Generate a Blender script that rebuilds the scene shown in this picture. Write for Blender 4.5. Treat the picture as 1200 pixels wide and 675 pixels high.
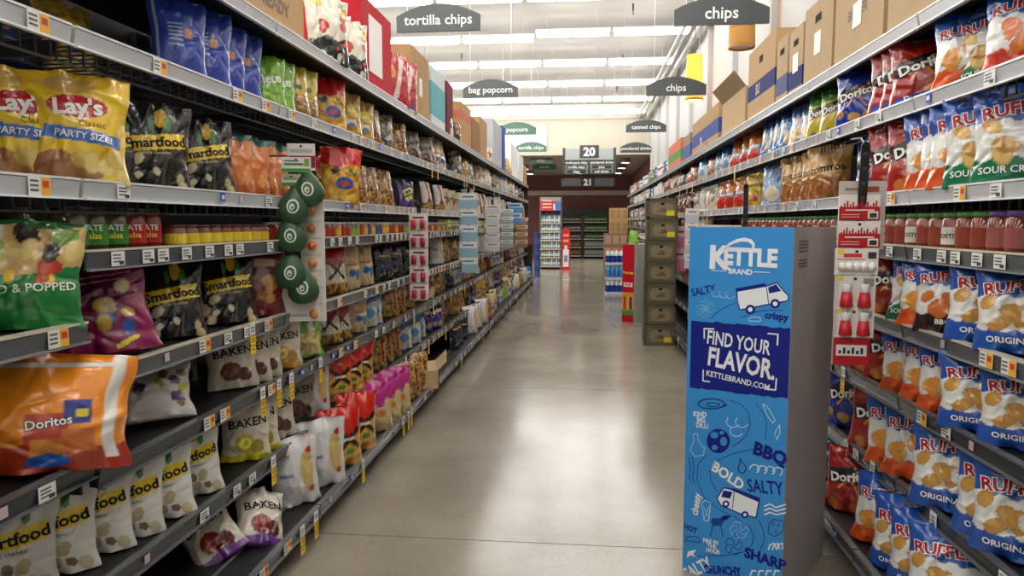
import bpy, bmesh, math, random
import numpy as np
from mathutils import Vector, Matrix

for o in list(bpy.data.objects): bpy.data.objects.remove(o)
S = bpy.context.scene
COL = S.collection
R = math.radians
random.seed(7)

# ------------------------------------------------------------------ camera
F, VPX, VPY, CAMH = 830.0, 685.0, 261.0, 1.4
PITCH = math.atan((337.5 - VPY) / F)
YAW = math.atan((VPX - 600) / F * math.cos(PITCH))
cd = bpy.data.cameras.new('camera'); cam = bpy.data.objects.new('camera', cd); COL.objects.link(cam)
cd.sensor_width = 36; cd.lens = F / 1200 * 36; cd.clip_start = .05; cd.clip_end = 200
cam.location = (0, 0, CAMH); cam.rotation_euler = (math.pi/2 - PITCH, 0, YAW)
S.camera = cam
# ------------------------------------------------------------------ world, exposure (the light comes from the strip lights and added back fill lamps below)
w = bpy.data.worlds.new('world'); S.world = w; w.use_nodes = True
w.node_tree.nodes['Background'].inputs[0].default_value = (.9, .95, 1, 1)
w.node_tree.nodes['Background'].inputs[1].default_value = .05
S.view_settings.view_transform = 'Standard'; S.view_settings.look = 'None'
S.view_settings.gamma = 1; S.view_settings.use_curve_mapping = False
S.view_settings.exposure = 0.35
TUBE_STRENGTH = 18.0

FW = np.array([-math.sin(YAW)*math.cos(PITCH), math.cos(YAW)*math.cos(PITCH), -math.sin(PITCH)])
RT = np.array([math.cos(YAW), math.sin(YAW), 0.]); UP = np.cross(RT, FW); CO = np.array([0, 0, CAMH])
def ray(a, b): return FW*F + RT*(a-600) - UP*(b-337.5)
def onX(a, b, X): d = ray(a, b); return CO + d*(X/d[0])
def onY(a, b, Y): d = ray(a, b); return CO + d*(Y/d[1])
def onZ(a, b, Z): d = ray(a, b); return CO + d*((Z-CAMH)/d[2])
def pxY(px, X): return float(onX(px, 300, X)[1])      # distance down the aisle of a column of the picture on the plane X

# ------------------------------------------------------------------ helpers
def lin(c):
    return tuple((x/255/12.92 if x/255 <= .04045 else ((x/255+.055)/1.055)**2.4) for x in c[:3])
def nd(nt, t, **kw):
    n = nt.nodes.new(t)
    for k, v in kw.items(): n.inputs[k].default_value = v
    return n
def attr_mat(name, rough, spec=.5, metal=0., var=.08, vscale=8., bump=0., bscale=30., coat=0.):
    m = bpy.data.materials.new(name); m.use_nodes = True; nt = m.node_tree; b = nt.nodes['Principled BSDF']
    a = nt.nodes.new('ShaderNodeAttribute'); a.attribute_name = 'Col'
    tc = nt.nodes.new('ShaderNodeTexCoord')
    n = nd(nt, 'ShaderNodeTexNoise', Scale=vscale, Detail=4.); nt.links.new(tc.outputs['Object'], n.inputs['Vector'])
    r = nd(nt, 'ShaderNodeMapRange'); r.inputs[3].default_value = 1-var; r.inputs[4].default_value = 1+var
    nt.links.new(n.outputs[0], r.inputs[0])
    mx = nt.nodes.new('ShaderNodeVectorMath'); mx.operation = 'SCALE'
    nt.links.new(a.outputs['Color'], mx.inputs[0]); nt.links.new(r.outputs[0], mx.inputs['Scale'])
    nt.links.new(mx.outputs[0], b.inputs['Base Color'])
    b.inputs['Roughness'].default_value = rough; b.inputs['Metallic'].default_value = metal
    b.inputs['Specular IOR Level'].default_value = spec; b.inputs['Coat Weight'].default_value = coat
    b.inputs['Coat Roughness'].default_value = .08
    if bump:
        n2 = nd(nt, 'ShaderNodeTexNoise', Scale=bscale, Detail=2.); nt.links.new(tc.outputs['Object'], n2.inputs['Vector'])
        bp = nd(nt, 'ShaderNodeBump', Strength=bump, Distance=.01); nt.links.new(n2.outputs[0], bp.inputs['Height'])
        nt.links.new(bp.outputs[0], b.inputs['Normal'])
    return m
def emit_mat(name, col, strength):
    m = bpy.data.materials.new(name); m.use_nodes = True; b = m.node_tree.nodes['Principled BSDF']
    b.inputs['Base Color'].default_value = (*col, 1); b.inputs['Emission Color'].default_value = (*col, 1)
    b.inputs['Emission Strength'].default_value = strength
    return m
M = dict(
    foil=attr_mat('printed_foil', .24, .6, 0, .05, 20, .5, 26, .6),
    card=attr_mat('cardboard', .8, .2, 0, .07, 14, .05, 60),
    print=attr_mat('printed_card', .5, .3, 0, .02, 10),
    plastic=attr_mat('plastic', .35, .5, 0, .03, 10),
    rail=attr_mat('price_rail_plastic', .22, .6, 0, .12, 5),
    metal=attr_mat('painted_metal', .45, .4, 0, .1, 6),
    glass=attr_mat('jar_glass', .08, .6, 0, .1, 40),
    wall=attr_mat('painted_wall', .7, .3, 0, .02, 2, .03, 80),
)
M['tube'] = emit_mat('fluorescent_tube', (1, .985, .95), TUBE_STRENGTH)
M['back_fill'] = emit_mat('back_fill_glow', (1, .95, .86), 230)
M['glow'] = emit_mat('lit_lamp_shade', (1, .42, .03), .9)
M['bulb'] = emit_mat('lamp_diffuser', (1, .9, .7), 6)

def floor_mat():
    m = bpy.data.materials.new('polished_concrete'); m.use_nodes = True; nt = m.node_tree; b = nt.nodes['Principled BSDF']
    g = nt.nodes.new('ShaderNodeNewGeometry')
    n = nd(nt, 'ShaderNodeTexNoise', Scale=.9, Detail=8., Roughness=.65); nt.links.new(g.outputs['Position'], n.inputs['Vector'])
    n2 = nd(nt, 'ShaderNodeTexNoise', Scale=60., Detail=4.); nt.links.new(g.outputs['Position'], n2.inputs['Vector'])
    ad = nt.nodes.new('ShaderNodeMath'); ad.operation = 'MULTIPLY_ADD'; ad.inputs[1].default_value = .25
    nt.links.new(n2.outputs[0], ad.inputs[0]); nt.links.new(n.outputs[0], ad.inputs[2])
    cr = nt.nodes.new('ShaderNodeValToRGB'); nt.links.new(ad.outputs[0], cr.inputs[0])
    e = cr.color_ramp.elements
    e[0].position = .38; e[0].color = (*lin((128, 120, 106)), 1); e[1].position = .85; e[1].color = (*lin((168, 160, 146)), 1)
    nt.links.new(cr.outputs[0], b.inputs['Base Color'])
    r = nd(nt, 'ShaderNodeMapRange'); r.inputs[3].default_value = .09; r.inputs[4].default_value = .24
    nt.links.new(n.outputs[0], r.inputs[0]); nt.links.new(r.outputs[0], b.inputs['Roughness'])
    b.inputs['Specular IOR Level'].default_value = .55
    return m
M['floor'] = floor_mat()
def ceil_mat():
    m = bpy.data.materials.new('white_roof_deck'); m.use_nodes = True; nt = m.node_tree; b = nt.nodes['Principled BSDF']
    g = nt.nodes.new('ShaderNodeNewGeometry')
    n = nd(nt, 'ShaderNodeTexNoise', Scale=1.5, Detail=3.); nt.links.new(g.outputs['Position'], n.inputs['Vector'])
    cr = nt.nodes.new('ShaderNodeValToRGB'); nt.links.new(n.outputs[0], cr.inputs[0]); e = cr.color_ramp.elements
    e[0].color = (*lin((160, 156, 149)), 1); e[1].color = (*lin((172, 167, 160)), 1); nt.links.new(cr.outputs[0], b.inputs['Base Color'])
    b.inputs['Roughness'].default_value = .75
    return m
M['ceiling'] = ceil_mat()

_txt = {}
def text2d(t, bold=.02, shear=0., cap=True):
    """flat triangles of a word, centred, height of a capital = 1"""
    k = (t, bold, shear)
    if k in _txt: return _txt[k]
    cu = bpy.data.curves.new('t', 'FONT'); cu.body = t; cu.offset = bold; cu.shear = shear; cu.resolution_u = 2
    cu.align_x = 'CENTER'
    ob = bpy.data.objects.new('t', cu); COL.objects.link(ob)
    dg = bpy.context.evaluated_depsgraph_get(); me = bpy.data.meshes.new_from_object(ob.evaluated_get(dg))
    bm = bmesh.new(); bm.from_mesh(me); bmesh.ops.triangulate(bm, faces=bm.faces[:])
    xs = [v.co.x for v in bm.verts]
    if xs:
        for ax, lo, hi, n in ((0, min(xs), max(xs), max(2, int((max(xs)-min(xs))/.28))), (1, -.2, .75, 4)):
            for i in range(1, n):
                p = [0, 0, 0]; p[ax] = lo + (hi-lo)*i/n; no = [0, 0, 0]; no[ax] = 1
                bmesh.ops.bisect_plane(bm, geom=bm.verts[:]+bm.edges[:]+bm.faces[:], plane_co=p, plane_no=no)
    V = np.array([[v.co.x, v.co.y] for v in bm.verts]) if xs else np.zeros((0, 2))
    bm.verts.index_update(); Fc = [[v.index for v in f.verts] for f in bm.faces]
    bm.free(); bpy.data.objects.remove(ob); bpy.data.curves.remove(cu); bpy.data.meshes.remove(me)
    if len(V): V[:, 1] -= .35; V /= .7
    _txt[k] = (V, Fc); return _txt[k]

class MB:
    def __init__(s): s.v = []; s.f = []; s.c = []
    def add(s, vs, fs, col):
        n = len(s.v); s.v += [tuple(map(float, p)) for p in vs]; c = lin(col)
        for f in fs: s.f.append([n+i for i in f]); s.c.append(c)
        return s
    def box(s, x0, x1, y0, y1, z0, z1, col, mat=None, cols=None):
        vs = [Vector(p) for p in ((x0,y0,z0),(x1,y0,z0),(x1,y1,z0),(x0,y1,z0),(x0,y0,z1),(x1,y0,z1),(x1,y1,z1),(x0,y1,z1))]
        if mat is not None: vs = [mat @ p for p in vs]
        fs = [(0,3,2,1),(4,5,6,7),(0,1,5,4),(1,2,6,5),(2,3,7,6),(3,0,4,7)]   # bottom, top, -y, +x, +y, -x
        if cols is None: return s.add(vs, fs, col)
        n = len(s.v); s.v += [tuple(p) for p in vs]
        for i, f in enumerate(fs): s.f.append([n+j for j in f]); s.c.append(lin(cols.get(i, col)))
        return s
    def tube(s, p0, p1, r, col, n=8, r1=None):
        p0, p1 = Vector(p0), Vector(p1); d = (p1-p0).normalized(); a = d.orthogonal().normalized(); b = d.cross(a)
        r1 = r if r1 is None else r1
        vs = [p0 + (a*math.cos(2*math.pi*i/n)+b*math.sin(2*math.pi*i/n))*r for i in range(n)]
        vs += [p1 + (a*math.cos(2*math.pi*i/n)+b*math.sin(2*math.pi*i/n))*r1 for i in range(n)]
        fs = [(i, (i+1) % n, n+(i+1) % n, n+i) for i in range(n)] + [tuple(range(n))[::-1], tuple(range(n, 2*n))]
        return s.add(vs, fs, col)
    def lathe(s, prof, col, n=14, a0=0., a1=2*math.pi, cx=0., cy=0.):
        full = abs(a1-a0-2*math.pi) < 1e-6; k = n if full else n+1
        vs = [(cx+r*math.cos(a0+(a1-a0)*i/n), cy+r*math.sin(a0+(a1-a0)*i/n), z) for r, z in prof for i in range(k)]
        fs = []
        for j in range(len(prof)-1):
            for i in range(n):
                i2 = (i+1) % k; fs.append((j*k+i, j*k+i2, (j+1)*k+i2, (j+1)*k+i))
        return s.add(vs, fs, col)
    def poly(s, pts, col): return s.add(pts, [tuple(range(len(pts)))], col)
    def text(s, t, o, ex, ey, h, col, bold=.02, shear=0.):
        V, Fc = text2d(t, bold, shear); o, ex, ey = Vector(o), Vector(ex), Vector(ey)
        return s.add([o+ex*(p[0]*h)+ey*(p[1]*h) for p in V], Fc, col)
    def mesh(s, name, mat, smooth=False):
        me = bpy.data.meshes.new(name); me.from_pydata(s.v, [], s.f); me.materials.append(M[mat])
        ca = me.color_attributes.new('Col', 'FLOAT_COLOR', 'CORNER')
        arr = np.ones((len(me.loops), 4), dtype=np.float32); i = 0
        for f, c in zip(s.f, s.c): arr[i:i+len(f), :3] = c; i += len(f)
        ca.data.foreach_set('color', arr.ravel())
        if smooth: me.shade_smooth() if hasattr(me, 'shade_smooth') else me.polygons.foreach_set('use_smooth', [True]*len(me.polygons))
        me.update(); return me
    def build(s, name, mat, parent=None, loc=(0, 0, 0), rot=(0, 0, 0), smooth=False):
        return put(name, s.mesh(name, mat, smooth), parent, loc, rot)
def put(name, me, parent=None, loc=(0, 0, 0), rot=(0, 0, 0), scale=None):
    o = bpy.data.objects.new(name, me); COL.objects.link(o); o.location = loc; o.rotation_euler = rot
    if parent: o.parent = parent
    if scale: o.scale = scale
    return o
def tag(o, label, cat, group=None):
    n = len(label.split())
    if n > 16 or n < 4: print('LABEL LENGTH', n, label)
    o['label'] = label; o['category'] = cat
    if group: o['group'] = group
    return o
def empty(name, loc=(0, 0, 0), rz=0): return put(name, None, None, loc, (0, 0, rz))
def struct(o): o['kind'] = 'structure'; return o

# ------------------------------------------------------------------ the setting
CEIL, WALLX, BULK, BACK, XL, YF = 4.70, 1.86, 20.4, 28.9, -9.0, -5.0
fl = struct(MB().box(XL, WALLX, YF, BACK, -.12, -.03, (60, 56, 50)).build('floor', 'wall'))
joints = [YF, 0.1, 2.99, 5.9, 8.8, 11.7, 14.6, 17.5, 20.4, 23.3, BACK]
for a, b in zip(joints, joints[1:]):
    s_ = MB().box(XL, WALLX, a+.003, b-.003, -.03, 0, (150, 140, 125)).build('concrete_slab', 'floor', fl)
struct(MB().box(XL, WALLX+.2, YF, BULK+.15, CEIL, CEIL+.1, (225, 220, 212)).build('ceiling', 'ceiling'))
WHITE = (204, 204, 201)
wr = struct(MB().box(WALLX, WALLX+.15, YF, BULK, 0, CEIL, WHITE).build('wall_right', 'wall'))
# wall cladding: raised pilaster boards with narrow tan recess strips beside some of them
y = .4; k = 0
while y < BULK-.6:
    MB().box(WALLX-.035, WALLX, y, y+1.3, 1.9, CEIL-.25, (208, 208, 206)).build('wall_board', 'wall', wr)
    MB().box(WALLX-.012, WALLX, y+1.34, y+1.5, 1.9, CEIL-.35, (196, 170, 146) if k % 2 else (204, 204, 202)).build('wall_strip', 'wall', wr)
    MB().box(WALLX-.075, WALLX, y+1.52, y+1.64, 1.9, CEIL-.1, (202, 202, 202)).build('pilaster', 'wall', wr)
    y += 1.8; k += 1
struct(MB().box(XL, WALLX+.15, YF-.15, YF, 0, CEIL, (214, 208, 196)).build('wall_front', 'wall'))
struct(MB().box(XL-.15, XL, YF, BACK, 0, CEIL, (214, 208, 196)).build('wall_left', 'wall'))
zb = float(onY(640, 182, BULK)[2])
struct(MB().box(XL, WALLX, BULK, BULK+.15, zb, CEIL, (196, 186, 170)).build('wall_bulkhead', 'wall'))
struct(MB().box(XL, WALLX, BULK-.05, BULK, CEIL-.4, CEIL, (222, 218, 210)).build('trim_1', 'wall'))
struct(MB().box(XL, WALLX, BULK+.15, BACK, zb, zb+.1, (158, 150, 142)).build('ceiling_back', 'wall'))
struct(MB().box(XL, WALLX, BACK, BACK+.15, 0, zb, (124, 80, 78)).build('wall_back', 'wall'))
struct(MB().box(WALLX, WALLX+.15, BULK, BACK, 0, zb, (124, 78, 76)).build('wall_right_back', 'wall'))
z2 = float(onY(690, 226, BACK-.1)[2])
struct(MB().box(XL, WALLX, BACK-.12, BACK, z2-.09, z2+.09, (190, 180, 170)).build('trim_2', 'wall'))
# narrow white panel hung on the bulkhead
pa, pb = onY(590, 147, BULK-.1), onY(640, 173, BULK-.1)
pn = MB().box(pa[0], pb[0], BULK-.06, BULK-.03, pb[2], pa[2], (240, 240, 238))
for i in range(7):
    zz = pb[2]+.06+(pa[2]-pb[2]-.12)*i/6; pn.box(pa[0]+.06, pb[0]-.06, BULK-.067, BULK-.06, zz-.02, zz+.02, (196, 204, 208))
tag(pn.build('wall_vent', 'plastic'), 'white framed louvre panel on the beige bulkhead behind green signs', 'vent')

# strip lights: each 4-foot fixture is a thing with a housing and a tube
hous = MB().box(-.585, .585, -.028, .028, .0, .05, (235, 235, 232)).mesh('housing', 'metal')
tb = MB(); tb.box(-.562, .562, -.05, .05, -.062, -.001, (255, 255, 255)); tubem = tb.mesh('tube', 'tube')
rodm = MB().tube((0, 0, .05), (0, 0, .32), .006, (200, 200, 200), 6).mesh('hanger_rod', 'metal')
for k in range(-7, 5):
    yr = 11.6 + 1.97*k
    for i in range(8):
        x = 1.0 - 1.21*i
        if k == 0: yy = yr + (.12 if i >= 2 else -.12)
        else: yy = yr
        t = empty('strip_light', (x, yy, 4.38))
        tag(t, 'white fluorescent strip light hung just below the ceiling', 'light', 'fluorescent strip lights in rows')
        put('housing', hous, t); put('tube', tubem, t)
        put('hanger_rod', rodm, t, (-.4, 0, 0)); put('hanger_rod', rodm, t, (.4, 0, 0))
dl = MB().lathe([(.14, -.07), (.14, .06), (.12, .06), (.12, -.07), (.14, -.07)], (120, 116, 110), 16).mesh('collar', 'metal')
dg_ = MB().lathe([(0, .055), (.12, .055)], (255, 255, 255), 16).mesh('fill_disc', 'back_fill')
for x in (-6, -4, -2, -.2, 1.2):  # fill lamps added to brighten the dark area behind the bulkhead
    for y in (21.6, 23.8, 26.2):
        t = empty('back_fill', (x, y, zb-.06)); tag(t, 'added round fill lamp brightening the low back area', 'light', 'added fill lamps in the low back ceiling')
        put('collar', dl, t); put('fill_disc', dg_, t)
# pipes under the ceiling along the wall
for i, (px_, pz, r) in enumerate(((1.46, 4.33, .035), (1.58, 4.38, .028), (1.68, 4.30, .045))):
    p = MB().tube((px_, YF, pz), (px_, BULK, pz), r, (225, 225, 222), 10).build('ceiling_pipe', 'metal', smooth=True)
    tag(p, 'white pipe running along the wall below the ceiling', 'pipe', 'white pipes along the wall')
sp = MB().tube((0, 0, 0), (0, 0, .1), .014, (70, 66, 62), 8).tube((0, 0, -.05), (0, 0, 0), .006, (60, 58, 56), 6).tube((0, 0, -.055), (0, 0, -.05), .022, (70, 68, 66), 8)
spm = sp.mesh('sprinkler', 'metal')
for (a, b) in ((742, 9), (730, 68), (723, 103), (541, 66), (552, 153-20), (645, 137)):
    P = onZ(a, b, CEIL-.06)
    if P[1] > BULK: continue
    tag(put('sprinkler', spm, None, (P[0], P[1], CEIL-.1)), 'small dark sprinkler head below the white ceiling', 'sprinkler', 'sprinkler heads')

# ------------------------------------------------------------------ shelving runs
DK, DK2, RAILD, RAILL, CREAM = (28, 28, 30), (22, 22, 24), (58, 59, 62), (192, 194, 198), (205, 198, 180)  # light rail colour holds strip-light reflections as well as label strips
SL = 1.22
LZ = dict(top=2.235, s6=1.895, s5=1.51, s4=1.325, s3=1.005, s2=.735, s1=.425, base=.15)
LN = dict(LZ, s3=1.14, s2=.775)
RZ = dict(top=2.13, s6=1.84, s5=1.515, s4=1.315, s3=1.03, s2=.757, s1=.445, base=.165)
XRL, XRR = -1.30, 1.17            # front plane of the price rails on both runs
def solid_deck():
    return MB().box(-.58, 0, -.605, .605, -.03, -.008, DK).box(-.02, 0, -.605, .605, -.045, -.008, DK2)
def wire_deck():
    m = MB()
    for i in range(25): yy = -.6+.05*i; m.box(-.56, 0, yy-.002, yy+.002, -.012, -.007, (52, 52, 54))
    for x in (-.55, -.38, -.2, -.04): m.box(x-.003, x+.003, -.605, .605, -.018, -.011, (48, 48, 50))
    m.box(-.05, -.044, -.605, .605, -.085, -.079, (60, 60, 62))                      # hanging front wire of the basket
    for i in range(25): yy = -.6+.05*i; m.box(-.05, -.045, yy-.002, yy+.002, -.085, -.01, (52, 52, 54))
    return m
def rail_m(col, h=.048, cream=False):
    m = MB(); t = R(10)
    m.add([(.0, -.603, .0), (.0, .603, .0), (.012, .603, -.004), (.012, -.603, -.004), (.004, -.603, -h), (.004, .603, -h), (-.006, .603, -h), (-.006, -.603, -h)],
          [(0, 3, 2, 1), (3, 4, 5, 2), (4, 7, 6, 5), (0, 1, 6, 7), (0, 7, 4, 3), (1, 2, 5, 6)], col)
    m.box(.004, .017, -.603, .603, -h-.003, -h+.002, tuple(min(255, c+45) for c in col))      # lower bead
    m.box(-.012, .014, -.603, .603, -.002, .004, CREAM if cream else tuple(min(255, c+30) for c in col))
    return m
meshes = dict(solid=solid_deck().mesh('shelf', 'metal'), wire=wire_deck().mesh('shelf', 'metal'),
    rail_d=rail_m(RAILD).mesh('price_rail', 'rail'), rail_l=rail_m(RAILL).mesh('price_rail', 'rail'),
    rail_c=rail_m((92, 94, 98), .05, True).mesh('price_rail', 'rail'))
base = MB().box(-.62, .13, -.61, .61, .09, .145, (34, 34, 36)).box(-.62, .06, -.61, .61, 0, .09, (24, 24, 25)).box(-.004, .004, -.61, .61, .145, .152, (120, 120, 120))
base_m = base.mesh('base_deck', 'metal')
brail_m = rail_m((74, 75, 78), .045).mesh('price_rail', 'rail')
fence_m = MB()
for x_ in (0,): fence_m.box(-.002, .002, -.6, .6, 0, .05, (96, 96, 98))
back_L = MB().box(-.64, -.61, -.61, .61, 0, 2.22, (34, 34, 36)).mesh('back_panel', 'metal')
post = MB().box(-.61, -.585, -.022, .022, .1, 2.2, (26, 26, 27))
for i in range(40): post.box(-.586, -.5835, -.006, .006, .2+.05*i, .22+.05*i, (8, 8, 8))
post_m = post.mesh('upright_post', 'metal')
br_m = MB().box(-.56, -.05, -.6, -.592, -.07, -.03, (30, 30, 32)).mesh('bracket', 'metal')

# price tags (sub-parts of a shelf)
def tag_m(kind):
    m = MB(); x = .0135
    if kind == 'white':
        m.box(x, x+.0012, -.028, .028, -.044, -.004, (232, 232, 228)); x += .0015
        for i in range(3): m.box(x, x+.0003, -.022, .012, -.016-.009*i, -.012-.009*i, (90, 90, 92))
        m.box(x, x+.0003, .004, .023, -.041, -.031, (60, 60, 62))
    elif kind == 'orange':
        m.box(x, x+.0012, -.034, .034, -.046, -.002, (230, 228, 222)); x += .0015
        m.box(x, x+.0004, .004, .034, -.046, -.002, (238, 178, 60)); m.box(x+.0005, x+.0009, .009, .028, -.026, -.010, (196, 70, 40))
        for i in range(3): m.box(x, x+.0003, -.03, -.004, -.014-.011*i, -.009-.011*i, (96, 96, 98))
    elif kind == 'blue':
        m.box(x, x+.002, -.016, .016, -.034, -.004, (44, 88, 190))
        m.box(x+.0022, x+.0026, -.010, .010, -.026, -.012, (225, 232, 245))
    elif kind == 'hang':
        m.box(x, x+.0012, -.022, .022, -.044, .004, (232, 232, 228)); m.box(x+.001, x+.0022, -.022, .022, -.118, -.044, (240, 205, 50))
        m.box(x+.0024, x+.0028, -.02, .02, -.0475, -.043, (190, 50, 40)); m.box(x+.0024, x+.0028, -.02, .02, -.086, -.082, (190, 50, 40))
        for z in (-.056, -.066, -.098): m.box(x+.0024, x+.0028, -.012, .012, z-.004, z, (110, 80, 20))
        for z in (-.012, -.024): m.box(x+.0014, x+.0017, -.014, .014, z-.005, z, (90, 90, 92))
    else:
        m.box(x, x+.001, -.012, .012, -.034, -.008, (196, 176, 186))
    return m.mesh('price_tag', 'print')
tags = {k: tag_m(k) for k in ('white', 'orange', 'blue', 'hang', 'small')}
rg = random.Random(3)
shelf_objs = {}
def section(side, y0, zs, near=False):
    sgn = 1 if side == 'L' else -1; X = XRL if side == 'L' else XRR
    yc = y0+SL/2
    t = empty('gondola_section', (X, yc, 0), 0 if side == 'L' else math.pi)
    run = 'popcorn and tortilla run' if side == 'L' else 'chip run along the white wall'
    if near: tag(t, 'black shelving section with beige divider and its middle shelves set higher', 'shelving')
    else: tag(t, 'black metal shelving section with seven shelves and price rails, %s' % run, 'shelving', run+' sections')
    put('back_panel', back_L, t); put('upright_post', post_m, t, (0, -.585, 0)); put('upright_post', post_m, t, (0, .585, 0))
    b = put('base_deck', base_m, t); put('price_rail', brail_m, b, (.135, 0, zs['base']))
    out = {}
    for k in ('s1', 's2', 's3', 's4', 's5', 's6'):
        if near and k == 's4':
            s_ = put('shelf', meshes['solid'], t, (-.21, 0, zs[k]), scale=(.65, 1, 1)); continue
        wire = k in ('s5', 's6')
        s_ = put('shelf', meshes['wire' if wire else 'solid'], t, (0, 0, zs[k]))
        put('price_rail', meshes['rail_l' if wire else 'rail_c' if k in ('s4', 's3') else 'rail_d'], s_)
        put('bracket', br_m, s_); out[k] = s_
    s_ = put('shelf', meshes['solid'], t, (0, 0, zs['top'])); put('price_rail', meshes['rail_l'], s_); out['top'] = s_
    out['base'] = b
    for k, s_ in out.items():
        if k == 'top': continue
        n = {'base': 5, 's4': 9}.get(k, 6 if y0 < 2.9 else 8)
        if y0 > 9: n = 4
        for i in range(n):
            if rg.random() < .25: continue
            kind = rg.choice(['white', 'orange', 'orange', 'small', 'white', 'hang' if k in ('s1', 's2', 'base') else 'orange', 'hang' if y0 > 5 and k != 's4' else 'blue'])
            if k == 's4': kind = 'white'
            yy = -.55+1.1*(i+.5+rg.uniform(-.25, .25))/n
            loc = (.135, yy, zs['base']) if k == 'base' else (0, yy, 0)
            put('price_tag', tags[kind], s_, loc)
    shelf_objs[(side, round(y0, 2))] = (t, out)
    return t
LY0 = .5
section('L', LY0, LN, True)
for i in range(12): section('L', LY0+SL*(i+1), LZ)
for i in range(16): section('R', .26+SL*i, RZ)
LEND, REND = LY0+SL*13, .26+SL*16
# beige divider plate at the edge of the first section, between the jar shelf sections
t0, o0 = shelf_objs[('L', .5)]
dv = MB(); pts = [(0, -.2, -.05), (0, .585, -.05), (0, .6, -.04), (0, .6, .02), (0, .585, .035), (0, -.2, .035)]
dv.add(pts+[(.006, p[1], p[2]) for p in pts], [tuple(range(5, -1, -1)), tuple(range(6, 12))]+[(i, (i+1) % 6, (i+1) % 6+6, i+6) for i in range(6)], (206, 198, 176))
dv.build('divider_plate', 'metal', t0, (-.205, .0, LN['s4']))
# dark end panel with toe plate closing the run
ep = shelf_objs[('L', round(LY0+SL*12, 2))][0]
MB().box(-.6, .0, -.02, .02, 0, 2.2, (42, 42, 44)).build('end_panel', 'metal', ep, (0, .635, 0))
MB().box(.0, .1, -.03, .03, 0, .9, (34, 34, 38)).build('corner_guard', 'plastic', ep, (0, .635, 0))
ep['label'] = 'last black shelving section of the popcorn run with dark end panel'; del ep['group']
# yellow sale tags hanging from the near rails
for k_, pxs in (('s3', (288,)), ('s2', (298, 318, 333)), ('s1', (308, 340)), ('base', (345, 362, 470, 476, 540))):
    for px_ in pxs:
        yy = pxY(px_, XRL if k_ != 'base' else XRL+.15); i_ = int((yy-LY0)//SL); t_, o_ = shelf_objs[('L', round(LY0+SL*i_, 2))]
        put('price_tag', tags['hang'], o_[k_], ((.137 if k_ == 'base' else .003), yy-(LY0+SL*i_+SL/2), LZ['base'] if k_ == 'base' else .002))
for (sd_, i_, lb_) in (('L', 1, 'black shelving section holding the black and white popcorn bags'), ('L', 2, 'black shelving section beside the avocado strip with red-topped bags'), ('L', 3, 'black shelving section with kraft bags before the red cup strip'),
        ('R', 1, 'black wall-side shelving section holding blue-white ridged chip bags'), ('R', 2, 'black wall-side shelving section behind the red and white strip'), ('R', 3, 'black wall-side shelving section with tan bags above blue display')):
    t_ = shelf_objs[(sd_, round((LY0 if sd_ == 'L' else .26)+SL*i_, 2))][0]; t_['label'] = lb_; del t_['group']

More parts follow.
